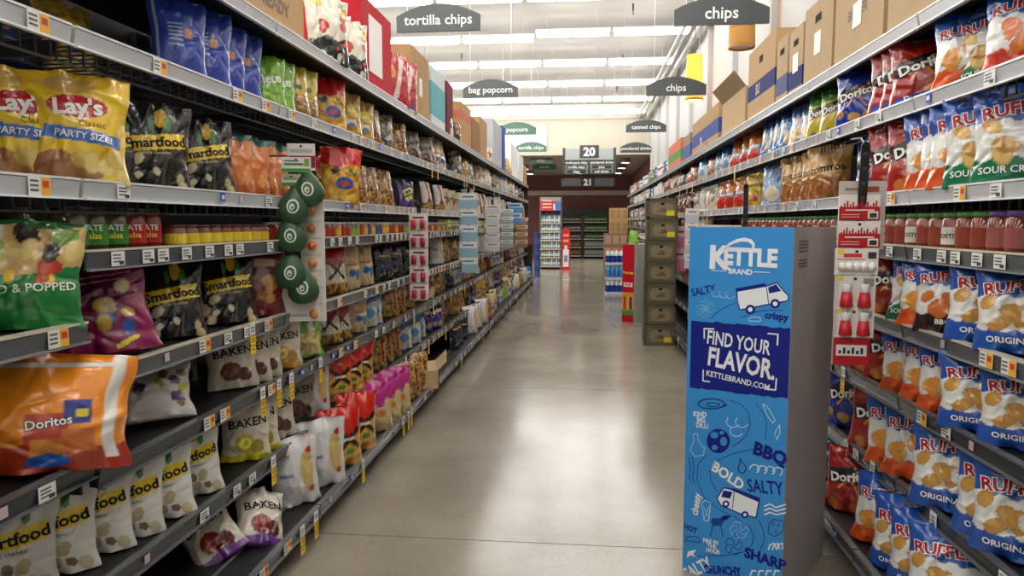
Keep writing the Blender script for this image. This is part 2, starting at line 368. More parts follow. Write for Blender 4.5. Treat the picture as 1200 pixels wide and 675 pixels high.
# ------------------------------------------------------------------ bags: one shared print on puffed foil
def smooth(x): x = np.clip(x, 0, 1); return x*x*(3-2*x)
class Bag:
    """puffed pillow bag; local x = width, front = -y, z up from the shelf"""
    def __init__(s, w, h, t, layers, texts=(), seed=0, res=(33, 45), desc='', cat='bag', name='chip_bag', slump=0.):
        s.w, s.h, s.t, s.layers, s.texts, s.seed, s.res, s.desc, s.cat, s.name, s.slump = w, h, t, layers, texts, seed, res, desc, cat, name, slump
        r = np.random.RandomState(seed+11)
        s.cre = [(r.uniform(-1, 1), r.uniform(.1, .95), r.uniform(0, math.pi), r.uniform(.02, .05), r.uniform(.25, .6), r.uniform(-1, 1)) for _ in range(16)]
        s.rid = [(r.uniform(-1, 1), r.uniform(.05, 1), r.uniform(0, math.pi), r.uniform(.03, .08), r.uniform(.15, .5), r.choice([-1, 1])*r.uniform(.4, 1)) for _ in range(18)]
        s.ph = r.uniform(0, 6, 8); s.cache = {}
    def g(s, v):
        lo = .55+.45*np.sin(np.clip(v/.36, 0, 1)*math.pi/2)
        hi = np.clip(1-((v-.36)/.64)**2, 0, 1)**.8
        return np.where(v < .36, lo, hi)
    def hw(s, v): return s.w/2*(1-.13*s.g(v)**2+.015*np.sin(v*17+s.ph[0]))
    def surf(s, u, v, back=False):
        g = s.g(v); e = np.clip(1-np.abs(u)**2.3, 0, 1)**.62
        d = s.t/2*g*e
        wr = np.zeros_like(d)
        for (cu, cv, an, wd, ln, am) in s.cre:
            du, dv = u-cu, (v-cv)*2
            a = du*math.cos(an)+dv*math.sin(an); b = -du*math.sin(an)+dv*math.cos(an)
            wr += am*np.exp(-(a/(wd*2.2))**2-(b/ln)**2)
        seal = np.exp(-(1-v)/.13)+.7*np.exp(-v/.08)
        rd = np.zeros_like(d)
        for (cu, cv, an, wd, ln, am) in s.rid:
            du, dv = u-cu, (v-cv)*2
            a = du*math.cos(an)+dv*math.sin(an); b = -du*math.sin(an)+dv*math.cos(an)
            rd += am*np.exp(-np.abs(a)/wd-(b/ln)**2)
        wr = wr*.08*s.t + rd*.075*s.t*np.clip(e*1.6, 0, 1) + s.t*.15*seal*(np.sin(u*7+s.ph[1])+.6*np.sin(u*13+s.ph[2]))*(.35+e*.65)*(1-np.abs(u)**4)
        d = d*(1 if not back else .8) + wr*(1 if not back else -.6)
        d += s.slump*np.sin(v*math.pi/2)**2*s.h*(-1 if not back else 1)*0
        x = u*s.hw(v); z = v*s.h*(1-.03*np.abs(u)*np.clip((v-.9)/.1, 0, 1))
        y = (-d if not back else d) + s.slump*s.h*np.clip(v-.55, 0, 1)**2
        return x, y, z
    def color(s, U, V):
        C = np.zeros(U.shape+(3,)); C[:] = lin((200, 200, 200))
        asp = s.h/(s.w/2)
        for L in s.layers:
            k = L[0]; c = L[-1]
            if k == 'base': C[:] = lin(c); continue
            if k == 'r': m = (U >= L[1]) & (U <= L[2]) & (V >= L[3]) & (V <= L[4])
            elif k == 'e': m = ((U-L[1])/L[3])**2+((V-L[2])/L[4])**2 < 1
            elif k == 'b': m = V < L[1]+L[2]*np.sin(U*L[3]+L[1]*9)          # below a wave
            elif k == 'a': m = V > L[1]+L[2]*np.sin(U*L[3]+L[1]*9)          # above a wave
            elif k == 'rr':
                a = R(L[5]); du, dv = U-L[1], (V-L[2])*asp
                m = (np.abs(du*math.cos(a)+dv*math.sin(a)) < L[3]) & (np.abs(-du*math.sin(a)+dv*math.cos(a)) < L[4]*asp)
            elif k == 'chips':
                r = np.random.RandomState(L[9]+s.seed); c = L[8]
                for _ in range(L[5]):
                    cu, cv = r.uniform(L[1], L[2]), r.uniform(L[3], L[4]); a = r.uniform(0, 3.14); q = r.uniform(.7, 1.2)
                    du, dv = U-cu, (V-cv)*asp
                    x, y = du*math.cos(a)+dv*math.sin(a), -du*math.sin(a)+dv*math.cos(a)
                    rr = (x/(L[6]*q))**2+(y/(L[7]*q))**2
                    cc = c[r.randint(len(c))]
                    C[rr < 1] = lin(cc); C[(rr < 1) & (rr > .72)] = lin([x_*.9 for x_ in cc])
                continue
            elif k == 'noise':
                r = np.random.RandomState(L[5]+s.seed); n = np.zeros(U.shape)
                for _ in range(9):
                    a = r.uniform(0, 6.3); fq = r.uniform(6, 16); n += np.sin((U*math.cos(a)+V*asp*math.sin(a))*fq+r.uniform(0, 6))
                m0 = (U >= L[1]) & (U <= L[2]) & (V >= L[3]) & (V <= L[4])
                for i, cc in enumerate(c):
                    lo = -9 if i == 0 else -2.2+4.4*i/len(c); hi = 9 if i == len(c)-1 else -2.2+4.4*(i+1)/len(c)
                    C[m0 & (n >= lo) & (n < hi)] = lin(cc)
                continue
            C[m] = lin(c)
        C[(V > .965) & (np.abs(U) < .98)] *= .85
        return C
    def meshes(s, low=False):
        if low in s.cache: return s.cache[low]
        nu, nv = (15, 19) if low else s.res
        u = np.linspace(-1, 1, nu); v = np.linspace(0, 1, nv); U, V = np.meshgrid(u, v)
        xf, yf, zf = s.surf(U, V)
        ub = np.linspace(-1, 1, 9 if not low else 7); vb = np.linspace(0, 1, nv); UB, VB = np.meshgrid(ub, vb)
        xb, yb, zb_ = s.surf(UB, VB, True); nb = len(ub)
        P = np.concatenate([np.stack([xf, yf, zf], -1).reshape(-1, 3), np.stack([xb, yb, zb_], -1).reshape(-1, 3)])
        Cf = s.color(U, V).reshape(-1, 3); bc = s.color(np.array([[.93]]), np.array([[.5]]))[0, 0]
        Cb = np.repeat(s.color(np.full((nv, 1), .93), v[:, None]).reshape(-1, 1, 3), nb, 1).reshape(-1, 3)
        fs = [(j*nu+i, j*nu+i+1, (j+1)*nu+i+1, (j+1)*nu+i) for j in range(nv-1) for i in range(nu-1)]
        o = nu*nv
        fs += [(o+j*nb+i, o+(j+1)*nb+i, o+(j+1)*nb+i+1, o+j*nb+i+1) for j in range(nv-1) for i in range(nb-1)]
        fs.append(tuple(range(nu))[::-1]+tuple(o+i for i in range(nb)))
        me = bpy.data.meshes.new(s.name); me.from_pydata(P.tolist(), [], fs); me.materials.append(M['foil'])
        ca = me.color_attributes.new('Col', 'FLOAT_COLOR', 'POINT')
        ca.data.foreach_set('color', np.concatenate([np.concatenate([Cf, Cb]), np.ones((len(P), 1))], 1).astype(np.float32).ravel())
        me.polygons.foreach_set('use_smooth', [True]*len(me.polygons)); me.update()
        tm = None
        if s.texts and not low:
            tm = []; lift = .0022
            for tx in s.texts:
                mb = MB()
                t, cu, cv, hh, col = tx[:5]; an = R(tx[5]) if len(tx) > 5 else 0; bold = tx[6] if len(tx) > 6 else .02; outl = tx[7] if len(tx) > 7 else None
                st = tx[8] if len(tx) > 8 else 1.
                for (bo, cc, li) in (((bold+.05, outl, lift), (bold, col, lift+.0012)) if outl else ((bold, col, lift),)):
                    Vt, Fc = text2d(t, bo)
                    if not len(Vt): continue
                    X = Vt[:, 0]*hh*st; Z = Vt[:, 1]*hh
                    x = cu*s.w/2+X*math.cos(an)-Z*math.sin(an); z = cv*s.h+X*math.sin(an)+Z*math.cos(an)
                    vv = np.clip(z/s.h, 0, 1); uu = np.clip(x/s.hw(vv), -.99, .99)
                    a, b, c_ = s.surf(uu, vv)
                    mb.add(np.stack([a, b-li, c_], -1).tolist(), Fc, cc)
                if mb.v: tm.append(mb.mesh('lettering', 'print'))
        s.cache[low] = (me, tm); return me, tm

TORTN = 'siete ylw mission yt clear takis kraft black lime rbw santa pink tos tosy dr drp db dg'.split()
SHN = dict(base='base deck', s1='second shelf up', s2='third shelf up', s3='fourth shelf up', s4='jar shelf', s5='sixth shelf up', s6='seventh shelf up', top='top shelf')
RUN = dict(L='popcorn run', R='wall-side chip run')
def place(bag, side, key, y, ang, inset=.09, lean=6, label=None, group=None, s=1., low=False, dz=0., zs=None, roll=0., jit=None):
    """a bag on a shelf: y down the aisle, inset behind the rail, ang = turned towards the near end"""
    X = XRL if side == 'L' else XRR; sg = 1 if side == 'L' else -1
    zz = (zs or (LZ if side == 'L' else RZ))[key]
    x = X - sg*inset
    z = zz - (.006 if key != 'base' else -.001) + dz
    if key == 'base': z = .147 + dz
    rz = sg*R(90-ang-(7 if y < 6 else 3))
    me, tm = bag.meshes(low)
    ks = ('base', 's1', 's2', 's3', 's4', 's5', 's6', 'top')
    sz = s
    if key != 'top':
        Zd = zs or (LZ if side == 'L' else RZ); up = Zd[ks[ks.index(key)+1]]
        sz = min(s, (up-(.147 if key == 'base' else zz)-dz-.026)/(bag.h*max(.5, math.cos(R(lean)))))
        if bag.name == 'snack_bag' and bag.w > .34 or (zs is LN and key == 's3') or (key == 'base' and side == 'L' and inset < 0): sz = s
    o = put(bag.name, me, None, (x, y, z), (R(-lean), R(roll), rz), (s, s, sz))
    for q in tm or (): put('lettering', q, o)
    lb = label or '%s, %s, %s' % (bag.desc, SHN[key], RUN[side])
    tag(o, lb, bag.cat, group or lb)
    return o
def row(bag, side, key, px0, px1, n, ang, inset=.1, lean=6, s=1., **kw):
    X = (XRL if side == 'L' else XRR); X -= (1 if side == 'L' else -1)*inset
    ya, yb = pxY(px0, X), pxY(px1, X); r = random.Random(int(px0*7+px1))
    for i in range(n):
        y = ya if n == 1 else ya+(yb-ya)*i/(n-1)
        place(bag, side, key, y, ang+r.uniform(-4, 4), inset+r.uniform(-.012, .012), lean+r.uniform(-2, 2), s=s*r.uniform(.97, 1.03), roll=r.uniform(-3, 3), **kw)
POP = [(224, 208, 172), (206, 186, 140), (236, 226, 198)]
CHIP = [(216, 172, 92), (226, 190, 116), (196, 146, 70)]
TORT = [(150, 106, 44), (190, 146, 70), (214, 176, 100), (120, 80, 34)]
HI = (57, 77)
def smartfood(basec, banner, textc, desc, seed, leaf=True, res=HI, pop=POP):
    return Bag(.235, .285, .10, [('base', basec), ('chips', -.9, .9, .04, .36, 9, .17, .13, pop, 3), ('rr', .05, .52, .82, .085, 8, banner),
        ('e', .15, .80, .15, .11, (232, 186, 50)), ('e', .36, .74, .10, .10, (70, 140, 60)), ('e', -.10, .73, .07, .09, (60, 126, 54))],
        [('Smartfood', .02, .52, .030, textc, 8, .03), ('white cheddar', 0, .40, .011, (225, 205, 120) if sum(basec) < 300 else (60, 56, 50), 4, .0)], seed, res, desc)
B = {}
B['lays'] = Bag(.27, .315, .13, [('base', (240, 200, 44)), ('a', .86, .02, 3, (236, 190, 50)), ('e', -.15, .86, .5, .08, (214, 172, 90)), ('e', 0, .66, .66, .125, (244, 214, 90)), ('e', 0, .66, .6, .105, (190, 26, 36)),
    ('rr', .1, .40, .78, .055, -6, (36, 108, 196)), ('e', -.45, .14, .42, .13, (168, 112, 66)), ('e', .15, .12, .40, .10, (186, 132, 84)), ('chips', -.1, .9, .05, .25, 6, .22, .17, [(232, 200, 110), (240, 214, 130)], 5)],
    [("Lay's", 0, .66, .044, (250, 250, 246), 4, .035), ('Classic', .25, .51, .017, (120, 84, 20), 0, .0), ('PARTY SIZE!', .1, .40, .018, (250, 250, 250), -6, .02)], 1, HI, 'yellow chip bag with red oval logo and blue banner')
B['smb'] = smartfood((34, 32, 31), (240, 206, 40), (24, 22, 20), 'black popcorn bag with yellow banner and corn cob', 2)
B['smw'] = smartfood((224, 221, 214), (242, 208, 48), (28, 26, 24), 'white popcorn bag with yellow banner and corn cob', 4, pop=[(206, 192, 158), (186, 168, 128), (120, 104, 76)])
B['smo'] = Bag(.2, .255, .09, [('base', (222, 128, 62)), ('b', .2, .03, 4, (196, 96, 40)), ('a', .88, .02, 5, (70, 120, 110)), ('chips', -.8, .8, .1, .3, 6, .2, .12, [(228, 150, 70), (206, 110, 40)], 1)],
    [('S', -.3, .62, .075, (246, 238, 226), 8, .03)], 5, desc='orange popcorn bag with white S lettering')
B['magenta'] = Bag(.36, .33, .17, [('base', (140, 26, 84)), ('e', .15, .5, .5, .22, (110, 20, 70)), ('chips', .0, .7, .2, .6, 8, .14, .12, [(226, 206, 160), (60, 90, 170), (240, 220, 190), (200, 170, 60)], 2),
    ('r', -.2, .75, .70, .715, (220, 170, 190)), ('r', -.2, .6, .65, .66, (220, 170, 190)), ('rr', .5, .08, .2, .02, 20, (230, 220, 60))],
    [], 6, HI, 'large magenta snack bag with white print, leaning')
B['veg'] = Bag(.31, .275, .14, [('base', (38, 128, 62)), ('a', .52, .05, 3, (206, 168, 110)), ('chips', -1, 1, .55, .95, 22, .2, .14, [(200, 120, 60), (190, 60, 40), (222, 196, 120), (60, 50, 40), (230, 222, 200), (110, 150, 50)], 4),
    ('a', .93, .03, 6, (36, 110, 56)), ('chips', -.9, .9, .44, .50, 5, .12, .09, [(240, 200, 60), (190, 70, 40)], 6)],
    [('BAKED & POPPED', .1, .36, .02, (236, 240, 230), 4, .01)], 7, HI, 'green baked snack bag with food photo on top')
B['multi'] = Bag(.42, .30, .20, [('base', (242, 146, 38)), ('b', .22, .02, 4, (166, 52, 24)), ('r', -1, -.62, 0, 1, (226, 222, 216)), ('r', .72, .86, .1, 1, (232, 228, 222)), ('r', -1, .86, .88, .91, (232, 228, 222)),
    ('rr', .1, .36, .25, .13, 0, (196, 60, 40)), ('rr', .42, .50, .16, .10, 0, (36, 56, 140)), ('rr', .1, .2, .2, .08, 0, (214, 130, 40)), ('rr', .45, .26, .2, .10, 0, (206, 110, 50)), ('e', .1, .10, .24, .06, (40, 96, 186)), ('rr', .48, .49, .07, .03, 0, (240, 220, 60))],
    [('Doritos', .1, .42, .022, (250, 246, 240), 8, .02, (30, 20, 20))], 8, HI, 'large orange snack multipack with white bands')
def bake(basec, endc, desc, seed, txt=(26, 24, 22), pic=(112, 62, 44)):
    return Bag(.21, .265, .10, [('base', basec), ('b', .12, .02, 5, endc), ('e', -.15, .28, .42, .15, pic), ('e', .4, .22, .3, .11, tuple(int(c*.8) for c in pic)), ('e', -.15, .28, .26, .09, tuple(min(255, int(c*1.35)) for c in pic)), ('e', -.12, .28, .12, .045, pic)],
        [('BAKEN', .0, .60, .034, txt, 6, .02)], seed, (41, 57), desc)
B['bk'] = bake((214, 204, 184), (214, 204, 184), 'cream baked snack bag with brown swirl picture', 9)
B['bky'] = bake((222, 214, 190), (226, 214, 56), 'cream snack bag with yellow ends', 10, pic=(200, 186, 70))
B['bkp'] = bake((206, 196, 180), (110, 60, 140), 'cream snack bag with purple end', 11, pic=(120, 44, 36))
B['bkd'] = bake((150, 140, 124), (70, 60, 54), 'taupe snack bag with dark brown end', 12, pic=(84, 48, 36))
B['bks'] = bake((222, 212, 196), (220, 160, 70), 'cream snack bag with flame-coloured bottom', 13, pic=(226, 172, 90))
B['blue'] = Bag(.2, .30, .085, [('base', (46, 74, 176)), ('r', -.5, .35, .38, .78, (60, 88, 190)), ('rr', .3, .56, .14, .05, 0, (206, 140, 80)), ('r', -.86, -.78, .1, .95, (180, 190, 214))] +
    [('r', -.45, .1, .42+.05*i, .435+.05*i, (206, 214, 236)) for i in range(6)], [], 14, (49, 65), 'royal blue cracker bag with white print')
B['siete'] = Bag(.19, .25, .09, [('base', (122, 176, 58)), ('e', 0, .2, .7, .13, (156, 196, 80)), ('a', .9, .02, 6, (104, 160, 50))], [('Siete', 0, .55, .042, (246, 246, 236), 12, .025)], 15, (41, 57), 'lime green tortilla chip bag with white script')
B['ylw'] = Bag(.19, .27, .085, [('base', (214, 178, 60)), ('noise', -1, 1, .05, .45, 2, TORT), ('a', .72, .02, 3, (206, 190, 60)), ('rr', 0, .58, .5, .05, 0, (60, 110, 60)), ('e', 0, .8, .5, .08, (232, 212, 70)), ('r', -1, -.6, .4, .8, (226, 220, 200))], [], 16, desc='yellow corn chip bag with green band')
B['mission'] = Bag(.24, .31, .10, [('base', (222, 160, 50)), ('noise', -1, 1, .0, .62, 3, [(206, 140, 40), (226, 170, 60), (236, 196, 90)]), ('a', .66, .03, 4, (206, 36, 24)), ('e', .1, .36, .5, .11, (34, 88, 168)), ('e', .1, .36, .3, .05, (200, 60, 40)), ('rr', -.4, .58, .2, .05, 30, (30, 30, 30)), ('rr', .5, .56, .24, .03, -30, (56, 120, 50))], [], 17, (41, 57), 'yellow tortilla bag with red top and blue badge')
B['yt'] = Bag(.19, .28, .08, [('base', (200, 166, 80)), ('noise', -1, 1, 0, .8, 4, [(176, 132, 50), (206, 166, 76), (226, 190, 96)]), ('e', 0, .64, .5, .09, (232, 206, 40)), ('r', -.4, .4, .28, .42, (226, 218, 190)), ('e', 0, .3, .3, .05, (60, 90, 160))], [], 18, desc='clear yellow corn chip bag with yellow oval')
B['clear'] = Bag(.22, .26, .10, [('base', (150, 112, 56)), ('noise', -1, 1, 0, 1, 5, TORT), ('r', -.88, -.76, 0, 1, (196, 178, 150)), ('r', .35, .5, .2, .8, (120, 30, 36))], [], 19, desc='clear bag of golden tortilla chips')
B['takis'] = Bag(.19, .23, .08, [('base', (58, 36, 104)), ('rr', .1, .6, .6, .10, 20, (206, 210, 70)), ('rr', .1, .36, .5, .07, 20, (196, 200, 80)), ('e', -.4, .2, .3, .1, (120, 70, 170)), ('rr', .1, .6, .4, .05, 20, (70, 44, 120))], [], 20, desc='purple tortilla snack bag with yellow-green swirls')
B['kraft'] = Bag(.19, .30, .10, [('base', (206, 180, 138)), ('e', 0, .34, .36, .075, (52, 110, 170)), ('r', -.5, .5, .5, .53, (176, 120, 70)), ('r', -.36, .36, .56, .58, (190, 140, 90)), ('e', .55, .30, .22, .12, (70, 130, 186))], [], 21, desc='beige kraft paper tortilla chip bag with blue oval')
B['black'] = Bag(.18, .25, .08, [('base', (30, 30, 34)), ('e', 0, .4, .5, .13, (50, 60, 90)), ('chips', -.6, .6, .1, .3, 5, .18, .12, [(190, 150, 50), (60, 80, 140)], 3), ('r', -.5, .5, .66, .72, (186, 160, 110))], [], 22, desc='black tortilla chip bag with muted blue picture')
B['lime'] = Bag(.23, .29, .10, [('base', (104, 172, 46)), ('noise', -.6, .8, .05, .5, 6, [(210, 190, 130), (190, 160, 90), (226, 210, 160)]), ('a', .6, .04, 3, (96, 176, 40)), ('rr', .3, .62, .18, .10, 20, (232, 236, 220))], [], 23, desc='bright green tortilla chip bag')
B['rbw'] = Bag(.2, .28, .09, [('base', (196, 44, 32)), ('b', .55, .05, 5, (222, 210, 190)), ('rr', 0, .48, .8, .03, 40, (26, 24, 24)), ('rr', 0, .48, .8, .03, -40, (26, 24, 24)), ('noise', -1, 1, 0, .22, 7, TORT)], [], 24, desc='red and white tortilla bag with black cross')
B['santa'] = Bag(.23, .29, .11, [('base', (214, 40, 26)), ('b', .52, .04, 4, (218, 160, 50)), ('rr', .2, .46, .7, .045, 35, (26, 24, 24)), ('rr', .2, .46, .7, .045, -35, (26, 24, 24)), ('noise', -1, 1, 0, .24, 8, [(196, 140, 46), (222, 176, 80)]), ('e', .2, .26, .24, .05, (60, 130, 60)), ('rr', .2, .46, .3, .025, 0, (236, 226, 210))], [], 25, desc='tortilla chip bag with red top and black cross')
B['pink'] = Bag(.22, .29, .10, [('base', (206, 180, 138)), ('a', .56, .06, 5, (190, 44, 136)), ('e', 0, .36, .34, .07, (206, 120, 60)), ('r', -.3, .3, .48, .5, (150, 40, 110)), ('r', .7, 1, 0, .6, (226, 190, 70))], [], 26, desc='kraft tortilla chip bag with pink top')
B['white'] = Bag(.22, .28, .11, [('base', (214, 212, 210)), ('e', .4, .5, .3, .28, (206, 176, 110)), ('e', .55, .78, .12, .05, (190, 40, 36)), ('e', .55, .22, .12, .05, (190, 40, 36)), ('r', -.8, -.2, .2, .8, (196, 196, 200)), ('r', -.8, -.2, .45, .48, (120, 130, 150))], [], 27, desc='silvery white tortilla bag with small red dots')
B['wprint'] = Bag(.30, .21, .11, [('base', (206, 202, 198)), ('chips', -.8, .9, .2, .8, 10, .14, .1, [(150, 124, 80), (120, 90, 60), (90, 60, 110), (206, 190, 70), (80, 120, 60)], 9)], [], 28, (41, 33), desc='pale grey snack bag with dried snack print lying down')
B['redw'] = Bag(.17, .27, .08, [('base', (226, 218, 206)), ('r', -.2, .3, 0, 1, (176, 36, 36)), ('e', 0, .3, .5, .13, (120, 40, 36)), ('noise', -1, 1, 0, .25, 9, TORT)], [], 29, desc='white snack bag with red stripe')
B['strip'] = Bag(.2, .28, .09, [('base', (96, 84, 60)), ('noise', -1, 1, .5, 1, 10, [(60, 66, 46), (120, 110, 70), (190, 176, 140)]), ('rr', 0, .3, .7, .06, 25, (206, 190, 200)), ('rr', 0, .24, .6, .05, -25, (40, 36, 60)), ('e', .3, .2, .25, .08, (70, 120, 70))], [], 30, desc='olive snack bag with crossed white bands')
B['cook'] = Bag(.18, .25, .08, [('base', (222, 204, 172)), ('chips', -.5, .5, .15, .75, 4, .42, .3, [(142, 84, 42), (120, 66, 32)], 2)], [], 31, desc='pale snack bag with brown round crisps')
B['maroon'] = Bag(.18, .24, .08, [('base', (122, 44, 40)), ('chips', -.6, .6, .15, .6, 6, .25, .2, [(196, 140, 80), (170, 110, 60)], 3), ('r', -.5, .5, .72, .82, (226, 206, 170))], [], 32, desc='maroon snack bag with golden crisps')
B['dark'] = Bag(.18, .24, .08, [('base', (58, 46, 40)), ('chips', -.6, .6, .15, .6, 6, .25, .2, [(150, 106, 60), (186, 150, 100)], 4), ('e', 0, .75, .5, .1, (190, 60, 40))], [], 33, desc='dark brown snack bag with red oval')
B['bluew'] = Bag(.2, .26, .09, [('base', (206, 216, 226)), ('a', .62, .04, 4, (60, 120, 190)), ('e', 0, .34, .45, .14, (90, 150, 200)), ('chips', -.7, .7, .06, .3, 6, .2, .15, CHIP, 2)], [], 34, desc='pale bag with blue top and blue oval')
B['orng'] = Bag(.2, .27, .09, [('base', (222, 126, 40)), ('b', .42, .02, 3, (200, 46, 36)), ('r', -1, 1, .42, .56, (60, 96, 176)), ('e', .0, .49, .5, .05, (236, 226, 210)), ('r', -1, -.7, 0, .7, (232, 206, 60))], [], 35, desc='orange corn snack bag with blue band and red bottom')
def doritos(basec, desc, seed, chipc, txtc=(244, 242, 238), dark=(26, 20, 22), size='', sm=1.):
    tx = [('Doritos', 0, .57, .040*sm, txtc, 14, .04, (20, 18, 20))]
    ls = [('base', basec), ('rr', 0, .60, .95, .11, 14, dark), ('rr', -.1, .52, .5, .018, 50, (226, 150, 60)), ('rr', .15, .45, .4, .014, -50, (226, 150, 60)), ('rr', -.5, .78, .3, .012, -40, tuple(min(255, c+60) for c in basec)),
          ('chips', -.8, .8, .06, .24, 5, .24, .2, chipc, 3)]
    if size: ls.append(('rr', .1, .14, .95, .05, 10, (40, 84, 180))); tx.append((size, .1, .14, .028, (246, 246, 250), 10, .02))
    return Bag(.255*sm+.0, .30*sm, .11*sm, ls, tx, seed, (49, 65), desc)
B['dr'] = doritos((156, 30, 26), 'red tortilla chip bag with white block lettering', 41, [(206, 120, 50), (190, 96, 40)])
B['drp'] = doritos((160, 32, 28), 'big red tortilla chip bag with blue party size banner', 42, [(206, 120, 50), (190, 96, 40)], size='Party Size!', sm=1.05)
B['db'] = doritos((30, 58, 160), 'deep blue tortilla chip bag with white block lettering', 43, [(206, 160, 80), (190, 140, 60)])
B['dg'] = doritos((196, 180, 50), 'yellow-green tortilla chip bag with green top', 44, [(120, 110, 40), (206, 180, 90)], dark=(60, 50, 20), sm=.85)
B['dg'].layers.append(('a', .74, .03, 4, (70, 150, 60)))
def ruffles(low, desc, seed, chipc=CHIP, lowtxt='', lowcol=(250, 250, 250)):
    return Bag(.25, .30, .12, [('base', (228, 228, 226)), ('a', .62, .018, 14, (34, 84, 170)), ('b', .24, .015, 14, low), ('chips', -.7, .1, .28, .58, 4, .30, .2, chipc, 3), ('e', .35, .42, .3, .10, (236, 236, 236)), ('r', .2, .5, .46, .47, (110, 140, 190)), ('r', .22, .48, .40, .43, (120, 120, 124))],
        [('RUFFLES', .0, .74, .036, (164, 30, 44), 9, .03, (248, 246, 244)), (lowtxt, -.1, .14, .019, lowcol, 0, .02)], seed, (49, 65), desc)
B['ro'] = ruffles((34, 84, 172), 'blue and white ridged chip bag with blue bottom', 45, lowtxt='ORIGINAL')
B['rc'] = ruffles((226, 92, 34), 'blue and white ridged chip bag with orange bottom', 46, [(226, 150, 60), (216, 176, 96)])
B['rs'] = ruffles((30, 120, 80), 'blue and white ridged chip bag with green bottom', 47, lowtxt='SOUR CREAM')
B['rb'] = ruffles((44, 30, 28), 'blue and white ridged chip bag with black bottom', 48, [(206, 110, 50), (190, 90, 40)], 'BBQ', (245, 240, 235))
B['rf'] = ruffles((206, 56, 36), 'blue and white ridged chip bag with red bottom', 49, [(226, 120, 50), (236, 170, 90)])
B['tos'] = Bag(.23, .29, .11, [('base', (196, 150, 84)), ('noise', -.9, .9, .05, .42, 11, [(156, 100, 50), (182, 124, 66), (150, 84, 50)]), ('a', .74, .02, 3, (206, 164, 96)), ('e', 0, .56, .8, .07, (206, 168, 104))], [('TOSTITOS', 0, .56, .026, (34, 28, 26), 6, .03)], 50, (41, 57), 'tan tortilla chip bag with black lettering')
B['tosy'] = Bag(.2, .27, .09, [('base', (214, 176, 44)), ('chips', -.7, .3, .1, .4, 4, .3, .22, CHIP, 3), ('e', .2, .24, .3, .08, (196, 60, 40))], [('TOSTITOS', 0, .6, .022, (34, 28, 26), 6, .02)], 51, desc='mustard yellow tortilla chip bag')
B['lb'] = Bag(.21, .28, .10, [('base', (146, 176, 212)), ('e', .0, .28, .6, .18, (226, 220, 206)), ('chips', -.5, .5, .15, .4, 5, .24, .18, [(226, 206, 160), (236, 220, 180)], 2), ('a', .86, .02, 5, (66, 90, 140))], [], 52, desc='pale blue multigrain chip bag')
B['lbp'] = Bag(.2, .27, .085, [('base', (84, 140, 200)), ('e', 0, .3, .5, .16, (220, 190, 140)), ('a', .78, .03, 4, (40, 80, 140)), ('chips', -.7, .7, .3, .6, 4, .26, .18, [(226, 206, 170), (240, 236, 226)], 2), ('r', .5, .8, .2, .7, (232, 232, 232))], [], 53, desc='sky blue potato chip bag with cream picture')
B['prp'] = Bag(.19, .26, .085, [('base', (222, 216, 214)), ('r', .1, .5, 0, .8, (76, 40, 104)), ('a', .7, .04, 4, (90, 120, 190)), ('e', -.4, .3, .4, .14, (226, 190, 130))], [], 54, desc='white chip bag with purple stripe')

for k_, b_ in B.items():
    b_.name = 'popcorn_bag' if k_ in ('smb', 'smw', 'smo') else 'tortilla_chip_bag' if k_ in TORTN else 'potato_chip_bag' if k_ in ('lays', 'ro', 'rc', 'rs', 'rb', 'rf', 'lb', 'lbp', 'prp') else 'snack_bag'
# ------------------------------------------------------------------ near and middle bags, read off the photograph
# popcorn and tortilla run, sixth shelf up
row(B['lays'], 'L', 's5', 30, 30, 1, 44, .20, 5)
row(B['lays'], 'L', 's5', 92, 92, 1, 46, .09, 5)
row(B['smb'], 'L', 's5', 142, 142, 1, 42, .17, 6)
row(B['smb'], 'L', 's5', 184, 184, 1, 44, .09, 6)
row(B['smb'], 'L', 's5', 243, 243, 1, 44, .10, 6)
row(B['smo'], 'L', 's5', 274, 322, 4, 40, .10, 8)
row(B['bky'], 'L', 's5', 322, 322, 1, 30, .30, 12, dz=.03, label='cream and yellow bag tucked behind the orange popcorn bags')
row(B['mission'], 'L', 's5', 398, 398, 1, 45, .05, -4, s=1.0, label='big yellow tortilla bag with red top beside the green avocado strip')
row(B['mission'], 'L', 's5', 372, 372, 1, 30, .2, 2, s=.95, label='yellow tortilla bag with red top half hidden behind avocado strip')
row(B['clear'], 'L', 's5', 418, 449, 3, 25, .10, 8)
row(B['takis'], 'L', 's5', 477, 477, 1, 30, .10, 6)
row(B['redw'], 'L', 's5', 503, 515, 2, 20, .12, 8)
row(B['cook'], 'L', 's5', 524, 538, 3, 20, .12, 6)
# seventh shelf up
row(B['blue'], 'L', 's6', 222, 290, 4, 40, .12, 4)
row(B['siete'], 'L', 's6', 317, 330, 2, 40, .10, 6)
row(B['ylw'], 'L', 's6', 348, 358, 2, 35, .10, 6)
row(B['mission'], 'L', 's6', 389, 389, 1, 40, .10, 4, s=.95)
row(B['yt'], 'L', 's6', 413, 426, 2, 35, .10, 6)
row(B['redw'], 'L', 's6', 440, 440, 1, 30, .10, 6)
row(B['strip'], 'L', 's6', 452, 452, 1, 30, .10, 6)
row(B['clear'], 'L', 's6', 466, 466, 1, 35, .10, 6)
row(B['bkd'], 'L', 's6', 486, 500, 2, 30, .10, 6)
row(B['yt'], 'L', 's6', 96, 110, 1, 20, .42, 20, label='dark-lit yellow chip bag at the back of the nearly empty shelf')
row(B['blue'], 'L', 's6', 22, 22, 1, 30, .45, 40, s=.8, label='blue cracker bag lying at the back of the nearly empty shelf')
